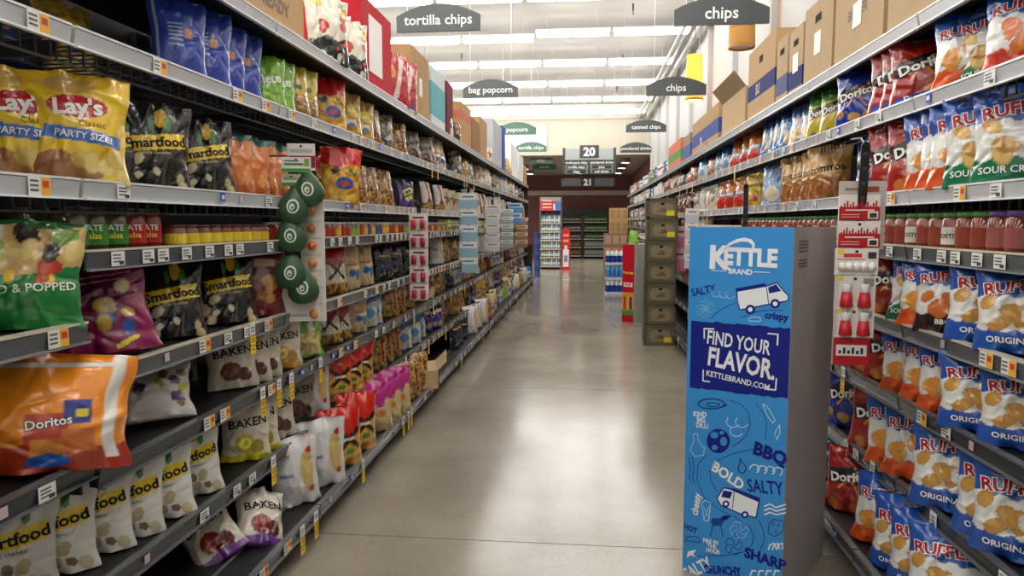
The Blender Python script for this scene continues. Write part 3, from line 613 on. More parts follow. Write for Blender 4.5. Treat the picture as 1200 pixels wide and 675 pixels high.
# fourth shelf up
row(B['veg'], 'L', 's3', 14, 14, 1, 48, .10, 8, zs=LN)
row(B['magenta'], 'L', 's3', 133, 133, 1, 40, .09, 18, roll=-8) if False else place(B['magenta'], 'L', 's3', pxY(118, -1.40), 46, .12, 18, roll=-9)
row(B['smb'], 'L', 's3', 200, 200, 1, 42, .11, 14)
row(B['smb'], 'L', 's3', 222, 222, 1, 42, .22, 10, s=1.02)
row(B['smb'], 'L', 's3', 262, 262, 1, 45, .11, 12, s=1.05)
row(B['maroon'], 'L', 's3', 302, 302, 1, 38, .09, 8, s=1.25, label='red popcorn bag on fourth shelf up beside the avocado strip')
row(B['maroon'], 'L', 's3', 328, 328, 1, 30, .1, 8, s=1.2, label='red popcorn bag partly covered by the avocado strip card')
row(B['lime'], 'L', 's3', 318, 318, 1, 30, .32, 20, s=.9, label='yellow-green bag lying behind the red popcorn bags')
row(B['rbw'], 'L', 's3', 391, 391, 1, 30, .1, 6)
row(B['kraft'], 'L', 's3', 410, 426, 2, 28, .1, 4)
row(B['black'], 'L', 's3', 447, 480, 3, 25, .1, 6)
row(B['white'], 'L', 's3', 513, 513, 1, 25, .12, 8)
row(B['clear'], 'L', 's3', 520, 540, 3, 25, .12, 12)
# third shelf up
place(B['multi'], 'L', 's2', pxY(38, -1.36), 52, .07, 12, zs=LN, roll=4)
place(B['magenta'], 'L', 's2', pxY(118, -1.62), 30, .36, 20, s=.75, label='magenta snack bag lying behind the orange multipack')
place(B['wprint'], 'L', 's2', pxY(168, -1.42), 40, .12, 30, dz=.015)
row(B['bkd'], 'L', 's2', 178, 236, 4, 35, .34, 8)
row(B['bk'], 'L', 's2', 272, 300, 3, 40, .10, 10)
row(B['bks'], 'L', 's2', 325, 325, 1, 40, .09, 8)
row(B['lime'], 'L', 's2', 352, 352, 1, 35, .09, 8)
row(B['rbw'], 'L', 's2', 384, 396, 2, 30, .1, 8)
row(B['kraft'], 'L', 's2', 414, 414, 1, 28, .1, 6)
row(B['bluew'], 'L', 's2', 428, 435, 2, 28, .1, 6)
row(B['clear'], 'L', 's2', 452, 462, 2, 28, .1, 8)
row(B['redw'], 'L', 's2', 475, 490, 2, 28, .1, 10)
# second shelf up
for px_, in_ in ((-12, .2), (36, .18), (88, .15), (130, .12)): row(B['smw'], 'L', 's1', px_, px_, 1, 47, in_, 8, s=1.04)
row(B['smw'], 'L', 's1', 174, 174, 1, 46, .09, 8, s=1.05, label='bulging white popcorn bag with corn cob leaning at shelf front')
row(B['smw'], 'L', 's1', 217, 217, 1, 44, .09, 6, label='white popcorn bag with corn cob, last of its row')
row(B['bkd'], 'L', 's1', 246, 246, 1, 38, .3, 8)
row(B['bky'], 'L', 's1', 278, 292, 2, 42, .1, 6)
row(B['bk'], 'L', 's1', 316, 316, 1, 40, .1, 6)
row(B['bkd'], 'L', 's1', 342, 342, 1, 40, .1, 6)
row(B['white'], 'L', 's1', 360, 360, 1, 35, .1, 6)
row(B['santa'], 'L', 's1', 386, 415, 3, 38, .08, 4, s=1.08)
row(B['clear'], 'L', 's1', 435, 456, 3, 30, .1, 6)
row(B['bluew'], 'L', 's1', 470, 490, 3, 28, .1, 6)
# base deck
place(B['bkp'], 'L', 'base', pxY(258, -1.30), 40, .02, 42, roll=-25)
place(B['bkp'], 'L', 'base', pxY(300, -1.22), 42, -.06, 52, roll=20)
place(B['bkp'], 'L', 'base', pxY(225, -1.5), 40, .2, 40, roll=10)
row(B['white'], 'L', 'base', 340, 340, 1, 42, -.03, 6, s=1.1)
row(B['white'], 'L', 'base', 372, 372, 1, 40, -.06, 4, s=1.15)
row(B['santa'], 'L', 'base', 397, 416, 2, 36, -.07, 3, s=1.12)
row(B['pink'], 'L', 'base', 440, 461, 3, 32, -.07, 3, s=1.1)
row(B['clear'], 'L', 'base', 476, 488, 2, 28, -.06, 5, s=1.1)

# wall-side chip run
row(B['rf'], 'R', 's6', 1186, 1186, 1, 42, .10, 6)
row(B['rs'], 'R', 's6', 1152, 1152, 1, 40, .12, 6)
row(B['rc'], 'R', 's6', 1124, 1124, 1, 38, .08, 8)
row(B['drp'], 'R', 's6', 1048, 1074, 3, 48, .10, 6)
row(B['db'], 'R', 's6', 1001, 1001, 1, 36, .08, 4, s=.98)
row(B['dg'], 'R', 's6', 960, 974, 2, 38, .10, 6)
row(B['prp'], 'R', 's6', 936, 946, 2, 34, .10, 8)
row(B['lbp'], 'R', 's6', 900, 925, 4, 34, .10, 10)
row(B['orng'], 'R', 's6', 862, 885, 3, 30, .12, 10)
row(B['bluew'], 'R', 's6', 842, 850, 2, 30, .12, 8)
row(B['rs'], 'R', 's5', 1155, 1185, 2, 50, .09, 5, s=1.05)
row(B['rc'], 'R', 's5', 1098, 1132, 3, 52, .09, 5, s=1.02)
row(B['dr'], 'R', 's5', 1048, 1072, 2, 46, .09, 8)
row(B['db'], 'R', 's5', 1028, 1028, 1, 40, .16, 8)
row(B['tos'], 'R', 's5', 930, 968, 4, 46, .09, 5)
row(B['lb'], 'R', 's5', 907, 907, 1, 34, .09, 6)
row(B['tosy'], 'R', 's5', 883, 883, 1, 36, .1, 6)
row(B['orng'], 'R', 's5', 846, 866, 3, 32, .1, 6)
row(B['db'], 'R', 's3', 1026, 1026, 1, 36, .16, 8)
row(B['dr'], 'R', 's3', 1052, 1052, 1, 46, .09, 8)
row(B['rs'], 'R', 's3', 1079, 1079, 1, 42, .07, 8)
row(B['rc'], 'R', 's3', 1097, 1097, 1, 42, .07, 8)
row(B['rb'], 'R', 's3', 1119, 1119, 1, 44, .07, 8)
row(B['ro'], 'R', 's3', 1160, 1160, 1, 50, .07, 8, s=1.05)
row(B['ro'], 'R', 's3', 1206, 1206, 1, 44, .08, 8, s=1.05)
row(B['dr'], 'R', 's2', 1030, 1050, 2, 44, .08, 8)
row(B['rc'], 'R', 's2', 1078, 1126, 3, 42, .08, 8)
row(B['ro'], 'R', 's2', 1164, 1164, 1, 48, .07, 8, s=1.04)
row(B['ro'], 'R', 's2', 1215, 1215, 1, 44, .09, 8, s=1.04)
row(B['db'], 'R', 's1', 1004, 1004, 1, 40, .08, 8)
row(B['dr'], 'R', 's1', 1040, 1040, 1, 44, .08, 8)
row(B['rc'], 'R', 's1', 1066, 1088, 2, 44, .08, 8)
row(B['ro'], 'R', 's1', 1132, 1132, 1, 48, .06, 14, s=1.06)
row(B['ro'], 'R', 's1', 1186, 1215, 2, 44, .07, 8, s=1.05)
row(B['db'], 'R', 'base', 990, 990, 1, 40, .05, 8)
row(B['dr'], 'R', 'base', 1012, 1012, 1, 48, 0, 8)
row(B['rc'], 'R', 'base', 1052, 1052, 1, 46, 0, 10)
row(B['ro'], 'R', 'base', 1082, 1130, 3, 46, -.01, 10, s=1.04)

# further down both runs: runs of two to four alike bags
def autofill(side, key, ya, yb, pal, seed, pitch=.2, inset=.11):
    r = random.Random(seed); y = ya
    while y < yb:
        b = B[r.choice(pal)]
        for _ in range(r.choice([1, 2, 2, 3])):
            if y >= yb: break
            if r.random() < .9:
                place(b, side, key, y, r.uniform(12, 34), inset-(.12 if key == 'base' else 0)+r.uniform(-.03, .04), r.uniform(2, 12), s=r.uniform(.96, 1.14), low=y > 7, roll=r.uniform(-5, 5))
            y += pitch*r.uniform(.9, 1.15)*(1 if y < 9 else 1.2)
YL = lambda px: pxY(px, -1.41)
YR = lambda px: pxY(px, 1.28)
E_ = LEND-.12
mixL = ['clear', 'yt', 'redw', 'cook', 'dark', 'maroon', 'strip', 'kraft', 'white', 'mission', 'black', 'bluew']
autofill('L', 's6', YL(506), E_, ['yt', 'strip', 'redw', 'clear', 'dark', 'cook', 'kraft', 'bluew', 'white'], 1)
autofill('L', 's5', YL(544), E_, ['cook', 'dark', 'maroon', 'redw', 'white', 'clear'], 2)
autofill('L', 's3', YL(546), E_, ['clear', 'maroon', 'kraft', 'white', 'dark', 'cook', 'bluew'], 3)
autofill('L', 's2', YL(498), E_, ['clear', 'maroon', 'redw', 'cook', 'bluew', 'kraft', 'white', 'yt', 'black'], 4)
autofill('L', 's1', YL(498), E_, ['clear', 'cook', 'redw', 'bluew', 'db', 'white', 'yt', 'dark'], 5)
autofill('L', 'base', YL(516), E_, ['bluew', 'black', 'siete', 'white', 'kraft', 'takis', 'clear', 'lime'], 6)
autofill('R', 's6', YR(838), 11.5, ['bluew', 'dark', 'maroon', 'redw', 'orng', 'black'], 7)
autofill('R', 's5', YR(838), 10.5, ['dark', 'cook', 'rbw', 'white', 'maroon', 'redw'], 8)
autofill('R', 's3', 5.0, 8.0, ['dark', 'cook', 'maroon', 'clear'], 9, .24)
autofill('R', 's2', 5.0, 8.0, ['dark', 'cook', 'maroon', 'kraft'], 10, .24)
autofill('R', 's1', 5.0, 8.0, ['white', 'cook', 'maroon', 'kraft'], 11, .24)

# cartons and tubs on the far half of the wall-side run
CCOL = [('red', (190, 50, 50)), ('green', (110, 160, 70)), ('white', (222, 220, 214)), ('blue', (80, 120, 180)), ('tan', (196, 160, 110)), ('pink', (206, 130, 150)), ('yellow', (222, 190, 80)), ('teal', (90, 160, 160)), ('brown', (110, 76, 56))]
cm = {}
for nm, c in CCOL:
    m = MB().box(-.05, .05, -.085, .085, 0, .2, c); d = tuple(int(x*.6) for x in c)
    m.box(.05, .0515, -.06, .06, .10, .17, (236, 232, 224)); m.box(.0515, .0525, -.045, .045, .12, .15, d); m.box(.05, .0515, -.07, .07, .03, .075, d)
    cm[nm] = m.mesh('carton', 'print')
    t_ = MB().lathe([(0, 0), (.055, 0), (.06, .15), (.0, .15)], c, 12).lathe([(.062, .15), (.064, .175), (0, .178)], (230, 228, 222), 12).lathe([(.0585, .04), (.061, .11)], (236, 230, 220), 12)
    cm[nm+'t'] = t_.mesh('tub', 'plastic', True)
def cartons(key, ya, yb, seed):
    r = random.Random(seed); y = ya
    while y < yb:
        nm, c = r.choice(CCOL); tub = r.random() < .35; n = r.choice([1, 2, 3]); s = r.uniform(.85, 1.3)
        for _ in range(n):
            z = RZ[key]-(.006 if key != 'base' else -.001)
            o = put('tub' if tub else 'carton', cm[nm+('t' if tub else '')], None, (XRR+.09+r.uniform(0, .03), y, z), (0, 0, math.pi+r.uniform(-.1, .1)), (1, 1, s))
            lb = '%s grocery %s with pale label, %s, wall-side run' % (nm, 'tub' if tub else 'carton', SHN[key])
            tag(o, lb, 'tub' if tub else 'carton', lb); y += .205
            if y > yb: break
        y += .02
for i, k_ in enumerate(('s6', 's5', 's4', 's3', 's2')): cartons(k_, (11.7, 10.7, 7.5, 8.2, 8.2)[i], REND-.1, 20+i)
cartons('top', 9.6, REND-.1, 31)

# ------------------------------------------------------------------ jars
def jar_parts(r, h, body, label, lid, texts, lab2=None):
    b = MB().lathe([(0, 0), (r*.93, 0), (r, .008), (r, h*.80), (r*.8, h*.88), (r*.78, h*.9)], body, 16).mesh('glass_body', 'glass', True)
    l = MB().lathe([(r*1.012, h*.16), (r*1.012, h*.62)], label, 14, -2.6, 2.6)
    for (t, z, hh, c) in texts:
        V, Fc = text2d(t, .02)
        l.add([(r*1.03*math.cos(p[0]*hh/r), r*1.03*math.sin(p[0]*hh/r), z+p[1]*hh) for p in V], Fc, c)
    l = l.mesh('label', 'print')
    d = MB().lathe([(r*.86, h*.88), (r*.9, h*.885), (r*.9, h*.99), (r*.84, h), (0, h)], lid, 16).mesh('lid', 'plastic', True)
    return b, l, d
def jars(parts, side, y, inset, label, rz=0., z=None, cat='jar', name='salsa_jar', key='s4'):
    X, Z, sg = (XRL, LZ, 1) if side == 'L' else (XRR, RZ, -1)
    t = empty(name, (X-sg*inset, y, (Z[key] if z is None else z)-.007), (0 if sg > 0 else math.pi)+rz); tag(t, label, cat, label)
    for n_, me in zip(('glass_body', 'label', 'lid'), parts): put(n_, me, t)
    return t
J = dict(
    green=jar_parts(.047, .125, (70, 60, 34), (62, 132, 52), (34, 34, 36), [('LATE', .068, .017, (240, 240, 230)), ('Salsa', .046, .017, (236, 226, 80))]),
    red=jar_parts(.047, .125, (120, 40, 28), (186, 40, 32), (34, 34, 36), [('LATE', .068, .017, (240, 240, 230)), ('Salsa', .046, .017, (240, 196, 80))]),
    whitej=jar_parts(.047, .125, (60, 66, 40), (206, 208, 204), (40, 40, 40), []),
    can=jar_parts(.036, .075, (120, 60, 30), (232, 206, 60), (96, 44, 36), []),
    canb=jar_parts(.036, .085, (60, 40, 30), (60, 90, 150), (200, 190, 170), []),
    cany=jar_parts(.036, .085, (160, 110, 50), (222, 180, 60), (206, 200, 190), []),
    canr=jar_parts(.036, .085, (120, 40, 30), (176, 50, 40), (206, 200, 190), []),
    cang=jar_parts(.036, .085, (90, 110, 50), (150, 180, 80), (206, 200, 190), []),
    salsa=jar_parts(.042, .125, (128, 50, 30), (140, 60, 40), (70, 140, 60), []),
    salsat=jar_parts(.042, .125, (128, 50, 30), (206, 206, 196), (70, 140, 60), [('TOSTITOS', .048, .015, (24, 22, 22))]),
    salsap=jar_parts(.042, .125, (120, 44, 30), (150, 84, 80), (104, 60, 140), []),
    cup=jar_parts(.04, .07, (224, 214, 200), (226, 220, 210), (236, 234, 230), []))
zn = LN['s4']
for px, k in ((20, 'whitej'), (52, 'whitej'), (82, 'green'), (106, 'green'), (131, 'green'), (153, 'red'), (172, 'red')):
    lb = {'whitej': 'dark glass jar with plain white label on jar shelf beside beige divider', 'green': 'salsa jar with green label on the jar shelf', 'red': 'salsa jar with red label on the jar shelf'}[k]
    ins_ = .30 if k == 'whitej' else .09; jars(J[k], 'L', pxY(px, XRL-ins_), ins_, lb, -.75)
y = pxY(196, -1.39)
for i in range(9): jars(J['can'], 'L', y+.078*i, .06, 'small yellow-label dip tin with dark red lid', 0, name='dip_tin', cat='tin')
y = y+.078*9+.02; seq = ['canr', 'cany', 'canb', 'cany', 'canb', 'canb', 'cany', 'cany', 'canr', 'canr', 'cany', 'canr', 'canr', 'cang', 'cang']
nmz = dict(canr='red', cany='golden', canb='blue', cang='pale green')
for i in range(48):
    k = seq[i % 15]; jars(J[k], 'L', y+.08*i, .06, 'small pale-lidded dip jar with %s label on jar shelf' % nmz[k], name='dip_jar')
ycart = y+.08*48+.1
i = 0
while ycart < LEND-.1:
    nm, c = CCOL[(i*4+6) % 9]
    o = put('carton', cm[nm], None, (XRL-.07, ycart, LZ['s4']-.007), (0, 0, 0), (1, 1.2, .55)); lb = 'low %s snack carton on the jar shelf of popcorn run' % nm
    tag(o, lb, 'carton', lb); ycart += .23; i += 1
y = pxY(1196, 1.23); i = 0
while y < 5.6:
    k = 'salsap' if y < pxY(1165, 1.23) else 'salsat' if i % 3 == 1 else 'salsa'
    if k == 'salsap' and i % 2 == 0: k = 'salsap'
    lb = {'salsa': 'red salsa jar with green lid and plain red label', 'salsat': 'red salsa jar with green lid and white lettered label', 'salsap': 'red salsa jar with purple lid'}[k]
    jars(J[k], 'R', y, .06, lb, .8); y += .09; i += 1
while y < 7.4: jars(J['cup'], 'R', y, .06, 'small white dip cup on the jar shelf of wall-side run', name='dip_cup', cat='cup'); y += .09

# ------------------------------------------------------------------ overstock boxes on the two top shelves
KR, KRD = (186, 160, 126), (168, 136, 98)
def carton_box(name, side, px0, px1, h, depth, label, col=KR, inset=.02, band=None, flap=False, txt=None, sticker=False, hole=False, Y=None, cat='box'):
    X, Z, sg = (XRL, LZ, 1) if side == 'L' else (XRR, RZ, -1)
    ya, yb = sorted((pxY(px0, X-sg*inset), pxY(px1, X-sg*inset))) if Y is None else Y
    wd = yb-ya; m = empty(name, (X-sg*inset, (ya+yb)/2, Z['top']-.007), 0 if sg > 0 else math.pi); tag(m, label, cat)
    b = MB(); d = tuple(int(c*.82) for c in col)
    b.box(-depth, 0, -wd/2, wd/2, 0, h, col).box(-depth/2-.001, -depth/2+.001, -wd/2, wd/2, h, h+.0008, d)
    b.box(-depth*.5-.025, -depth*.5+.025, -wd/2-.0006, wd/2+.0006, h*.8, h+.0006, (206, 186, 150))
    b.build('carton', 'card', m)
    if band:
        z0, z1, c = band; MB().box(-depth-.001, .001, -wd/2-.001, wd/2+.001, h*z0, h*z1, c).build('printed_band', 'card', m)
    if txt:
        p = MB()
        for (t, yy, zz, hh, c) in txt: p.text(t, (.002, yy*wd/2, zz*h), (0, 1, 0), (0, 0, 1), hh, c, .02)
        for (t, yy, zz, hh, c) in txt: p.text(t, (-depth*.45, -sg*(wd/2+.002), zz*h), (sg, 0, 0), (0, 0, 1), hh, c, .02)
        p.build('lettering', 'print', m)
    if sticker: MB().box(.0012, .003, -.05, .05, h*.35, h*.62, (236, 236, 232)).build('sticker', 'print', m)
    if hole: MB().box(.0005, .002, -.045, .045, h*.74, h*.83, (24, 20, 16)).build('hand_hole', 'card', m)
    if flap:
        f = MB(); f.add([(0, -wd/2, h), (0, wd/2, h), (.09, wd/2, h+.11), (.09, -wd/2, h+.11), (-.004, -wd/2, h), (-.004, wd/2, h), (.086, wd/2, h+.113), (.086, -wd/2, h+.113)],
            [(0, 1, 2, 3), (7, 6, 5, 4), (0, 4, 5, 1), (1, 5, 6, 2), (2, 6, 7, 3), (3, 7, 4, 0)], d); f.build('open_flap', 'card', m)
    return m
NAVY = (52, 58, 112); DT = (92, 74, 54)
carton_box('cardboard_box', 'R', 1027, 1100, .34, .4, 'cardboard box with dark lettering, overhead above the red party-size bags', txt=[('BE', -.2, .55, .06, DT)])
carton_box('cardboard_box', 'R', 968, 1022, .40, .4, 'cardboard box with white sticker and dark lettering on the top shelf', txt=[('BETTER', 0, .52, .045, DT)], sticker=True)
carton_box('cardboard_box', 'R', 934, 965, .42, .36, 'cardboard box with white sticker and hand hole on top shelf', KR, sticker=True, hole=True)
carton_box('cardboard_box', 'R', 917, 932, .38, .36, 'narrow cardboard box with navy band and hand hole', KR, band=(.12, .4, NAVY), sticker=True, hole=True)
carton_box('cardboard_box', 'R', 903, 915, .40, .36, 'slim cardboard box with faded navy band beside the SU box', KR, band=(.15, .42, (96, 100, 140)), hole=True)
carton_box('cardboard_box', 'R', 871, 901, .50, .40, 'tall cardboard box with navy band lettered SU', (186, 154, 114), band=(.3, .52, NAVY), txt=[('SU', -.2, .41, .07, (206, 190, 150))], hole=True)
carton_box('cardboard_tray', 'R', 842, 868, .30, .40, 'open cardboard tray box with upright flap and black bag inside', (196, 166, 128), flap=True)
carton_box('cardboard_box', 'R', 808, 838, .36, .36, 'brown cardboard box with blue band behind the small bags', (176, 144, 104), band=(.25, .62, (70, 86, 150)))
carton_box('cardboard_box', 'R', 798, 806, .30, .36, 'dull blue and brown box at far side of banded box', (150, 130, 110), band=(.0, .6, (84, 96, 150)))
place(B['dark'], 'R', 'top', pxY(852, 1.35), 30, .18, 0, dz=.31, s=1.1, label='dark snack bag with red top resting on the open tray box')
for i, (px, k) in enumerate(((832, 'cook'), (826, 'dark'), (820, 'kraft'), (816, 'cook'))): place(B[k], 'R', 'top', pxY(px, 1.2), 30, .0+.06, 4, s=.85, label='%s standing before the banded boxes on top' % B[k].desc.split(' with')[0])
carton_box('snack_carton', 'R', 781, 795, .34, .3, 'red and green printed snack carton on the top shelf', (206, 120, 90), band=(.3, .6, (90, 150, 80)))
carton_box('cardboard_tray', 'L', 272, 363, .26, .42, 'cardboard tray with dark print overhead beside the white-yellow bags', (196, 160, 118), txt=[('READY', .2, .4, .06, (110, 84, 60))])
carton_box('red_box', 'L', 428, 462, .52, .38, 'large glossy red box with white panel on the top shelf', (192, 40, 52))
m_ = MB().box(0, .002, -.16, .12, -.17, .17, (236, 228, 226)).build('white_panel', 'print', None)
rb_ = [o for o in COL.objects if o.name.startswith('red_box')][0]; m_.parent = rb_; m_.location = (.001, -.02, .27)
sd = MB().box(-.25, -.06, -.002, 0, -.19, .14, (238, 230, 228)).build('white_panel', 'print', rb_, (0, -rb_.children[0].dimensions.y/2-.0005, .24))
carton_box('cardboard_box', 'L', 484, 505, .52, .36, 'tall plain cardboard box beside the red bags on top', (182, 146, 104), sticker=True)
carton_box('white_box', 'L', 507, 523, .52, .36, 'white and teal printed box on the top shelf', (206, 216, 218), band=(.2, .75, (110, 176, 186)))
carton_box('maroon_box', 'L', 525, 532, .52, .3, 'narrow maroon box beside the teal box on top', (112, 40, 56))
carton_box('cardboard_box', 'L', 541, 553, .46, .36, 'cardboard box with faint red mark on the top shelf', (190, 146, 102), band=(.62, .8, (198, 120, 96)))
carton_box('cardboard_box', 'L', 554, 562, .40, .36, 'dark-sided cardboard box beside the red-marked box', (150, 112, 76))
carton_box('cardboard_box', 'L', 563, 571, .50, .36, 'plain cardboard box at end of the tall boxes on top', (178, 142, 100))
carton_box('grey_box', 'L', 578, 588, .66, .4, 'pale grey carton with blue side edge on the top shelf', (186, 188, 192), band=(0, 1, (182, 184, 190)))
carton_box('blue_box', 'L', 589, 592, .72, .4, 'tall blue and white narrow carton beside grey carton', (60, 80, 170))
carton_box('white_box', 'L', 599, 607, .6, .5, 'plain white carton stacked high near run end', (232, 232, 230))
carton_box('white_box', 'L', 608, 613, .55, .5, 'white carton with grey edge nearest the run end', (218, 218, 214))
carton_box('cardboard_box', 'L', 614, 617, .42, .5, 'small tan box on the last top shelf bay', (186, 146, 100))
wbag = Bag(.26, .36, .12, [('base', (224, 216, 196)), ('chips', -.8, .8, .45, .92, 8, .24, .2, [(222, 186, 60), (240, 236, 220), (196, 60, 40)], 4), ('b', .35, .03, 6, (40, 44, 48)), ('chips', -.8, .8, .05, .3, 10, .14, .1, [(60, 110, 190), (60, 130, 60), (222, 220, 214), (200, 60, 40)], 5)], [], 61, (41, 57), 'white and yellow party mix bag with dark bottom')
row(wbag, 'L', 'top', 388, 418, 2, 34, .06, 2)
rbag = Bag(.26, .38, .1, [('base', (180, 34, 40)), ('rr', 0, .4, .16, .5, -18, (226, 206, 200)), ('e', -.4, .62, .3, .12, (222, 160, 90))], [], 62, desc='tall red snack bag with pale stripe')
row(rbag, 'L', 'top', 468, 477, 2, 30, .05, 4)
row(B['blue'], 'L', 'top', 481, 481, 1, 30, .03, 4, s=.7)
for px in (528, 536, 574): row(B['cook'] if px != 536 else B['dark'], 'L', 'top', px, px, 1, 25, .03, 4, s=.9)
for px in (594, 597): row(B['yt'], 'L', 'top', px, px, 1, 20, .05, 4)

# ------------------------------------------------------------------ hanging signs
def hang_sign(txt, px, X, Y, zb_, w, col, tc, label, h=.24, th=.03, tsize=.085, group=None, wires=True):
    t = empty('hanging_sign', (X, Y, zb_)); tag(t, label, 'sign', group)
    m = MB(); n = 14; side = h*.55
    pts = [(-w/2, 0), (w/2, 0), (w/2, side)] + [(w/2-w*i/n, side+(h-side)*math.sin(math.pi*i/n)**.9) for i in range(1, n)] + [(-w/2, side)]
    k = len(pts)
    m.add([(x, -th/2, z) for x, z in pts]+[(x, th/2, z) for x, z in pts], [tuple(range(k)), tuple(range(2*k-1, k-1, -1))]+[(i, i+k, (i+1) % k+k, (i+1) % k) for i in range(k)], col)
    m.build('board', 'plastic', t)
    l = MB(); l.text(txt, (0, -th/2-.003, h*.42), (1, 0, 0), (0, 0, 1), tsize, tc, .012); l.build('lettering', 'print', t)
    if wires:
        for s in (-1, 1): MB().tube((s*w*.37, 0, side+.05), (s*w*.37, 0, CEIL-zb_), .0035, (225, 225, 222), 5).build('wire', 'metal', t)
    return t
GR, GN, WT = (64, 68, 70), (70, 112, 96), (240, 240, 236)
def sgn(txt, xc, yb_, w_px, X, col, label, ts=.085):
    P = onX(xc, yb_, X); sc = (P[1]+.1)/F
    return hang_sign(txt, xc, X, P[1], P[2], w_px*sc, col, WT, label, tsize=ts)
sgn('tortilla chips', 514, 37, 97, -1.3, GR, 'dark grey arched sign reading tortilla chips hung from the ceiling')
sgn('bag popcorn', 575, 114, 63, -1.3, GR, 'dark grey arched sign reading bag popcorn')
sgn('popcorn', 606, 158, 44, -1.3, GN, 'green arched sign reading popcorn before the white louvre panel')
sgn('tortilla chips', 622.5, 178, 35, -1.3, GN, 'small green arched sign reading tortilla chips')
sgn('chips', 634, 192, 27, -1.3, GN, 'small green arched sign reading chips')
sgn('snacks', 638, 199, 28, -1.3, GN, 'lowest small green arched sign beyond the popcorn run')
sgn('chips', 845, 29, 102, 1.17, GR, 'large dark arched sign reading chips in front of plain tan lamp', .1)
sgn('chips', 792, 112, 66, 1.17, GR, 'dark arched sign reading chips in front of the glowing lamp', .09)
sgn('canned chips', 757, 155, 45, 1.17, GR, 'dark arched sign reading canned chips on the beige bulkhead side', .075)
sgn('powdered drinks', 745, 179, 35, 1.17, GR, 'small dark arched sign reading powdered drinks', .07)
P = onY(730, 176, 24.5); t = hang_sign('bottled juice', 0, P[0], P[1], P[2], .85, (70, 64, 60), WT, 'dim dark sign reading bottled juice under the low back ceiling', tsize=.1, wires=False)
MB().tube((0, 0, .2), (0, 0, zb-P[2]), .005, (120, 115, 110), 5).build('wire', 'metal', t)
# aisle number signs
def aisle_sign(num, Y, x0, x1, y0, y1, label, big=True):
    a, b = onY(x0, y0, Y), onY(x1, y1, Y); w, h = b[0]-a[0], a[2]-b[2]
    t = empty('aisle_sign', ((a[0]+b[0])/2, Y, b[2])); tag(t, label, 'sign')
    if big:
        MB().box(-w/2, w/2, -.03, .03, h*.52, h*.92, (176, 180, 180)).build('header_panel', 'print', t)
        n = MB().box(-.22, .22, -.045, -.031, h*.58, h*1.04, (30, 30, 32)); n.build('number_plate', 'plastic', t)
        MB().text(num, (0, -.049, h*.81), (1, 0, 0), (0, 0, 1), h*.30, WT, .04).build('lettering', 'print', t)
        rows_ = [('multi-pack chips', 'powdered drinks', (44, 46, 48)), ('tortilla chips', 'juice', (110, 124, 116)), ('chips', 'soft drinks', (92, 108, 100))]
        for i, (l, r_, c) in enumerate(rows_):
            z1 = h*(.50-.165*i); z0 = z1-h*.15
            for s, tx in ((-1, l), (1, r_)):
                pl = MB().box(min(s*.02, s*w/2*.98), max(s*.02, s*w/2*.98), -.02, .02, z0, z1, c).build('category_plate', 'plastic', t)
                MB().box(s*w/4-w*.19, s*w/4+w*.19, -.024, -.021, z0+.012, z1-.012, (44, 48, 50)).text(tx, (s*w/4, -.027, (z0+z1)/2), (1, 0, 0), (0, 0, 1), h*.085, WT, .02).build('lettering', 'print', pl)
        for s in (-1, 1):
            MB().box(s*w/2-.03, s*w/2+.03, -.04, .04, h*.05, h*.95, (60, 62, 64)).build('side_post', 'metal', t)
            MB().tube((s*w*.45, 0, h*.95), (s*w*.45, 0, CEIL-b[2]), .006, (210, 210, 208), 5).build('wire', 'metal', t)
    else:
        for s in (-1, 1):
            MB().box(s*w/2-s*w*.37 if s > 0 else -w/2, w/2 if s > 0 else -w/2+w*.37, -.02, .02, 0, h, (58, 62, 62)).build('category_plate', 'plastic', t)
            MB().tube((s*w*.3, 0, h), (s*w*.3, 0, zb-b[2]), .005, (120, 116, 112), 5).build('wire', 'metal', t)
        MB().box(-.2, .2, -.02, .02, -.02, h+.02, (52, 40, 40)).text(num, (0, -.024, h*.5), (1, 0, 0), (0, 0, 1), h*.75, WT, .05).build('number_plate', 'print', t)
aisle_sign('20', 16.75, 661, 720, 172, 204, 'large aisle sign numbered 20 with grey and green category plates')
aisle_sign('21', 23.0, 658, 720, 209, 218, 'smaller dark aisle sign numbered 21 under the low ceiling', False)

# pendant lamps along the wall
def pendant(px, py_bot, X, r, h, lit, label):
    P = onX(px, py_bot, X); t = empty('pendant_lamp', (X, P[1], P[2])); tag(t, label, 'lamp')
    if lit:
        MB().lathe([(r, 0), (r*.98, h*.3), (r*.9, h*.75), (r*.82, h)], (240, 150, 30), 22).build('shade', 'glow', t, smooth=True)
    else:
        MB().lathe([(r, 0), (r*.98, h*.3), (r*.9, h*.75), (r*.82, h)], (206, 152, 78), 22).build('shade', 'wall', t, smooth=True)
    MB().lathe([(r*1.015, -.005), (r*1.02, .02), (r*1.0, .03)], (196, 140, 70), 22).lathe([(r*.995, h*.3-.004), (r*.995, h*.3+.004)], (150, 96, 40), 22).build('shade_ring', 'plastic', t)
    MB().lathe([(0, .012), (r*.97, .012)], (206, 176, 150), 22).build('diffuser', 'bulb' if lit else 'plastic', t)
    MB().tube((0, 0, h), (0, 0, CEIL-P[2]), .006, (60, 58, 56), 6).build('cord', 'plastic', t)
pendant(869, 56, 1.5, .125, .62, False, 'tan pendant lamp with drum shade behind the chips sign')
pendant(813, 118, 1.5, .125, .62, True, 'glowing orange pendant lamp with drum shade along the wall')

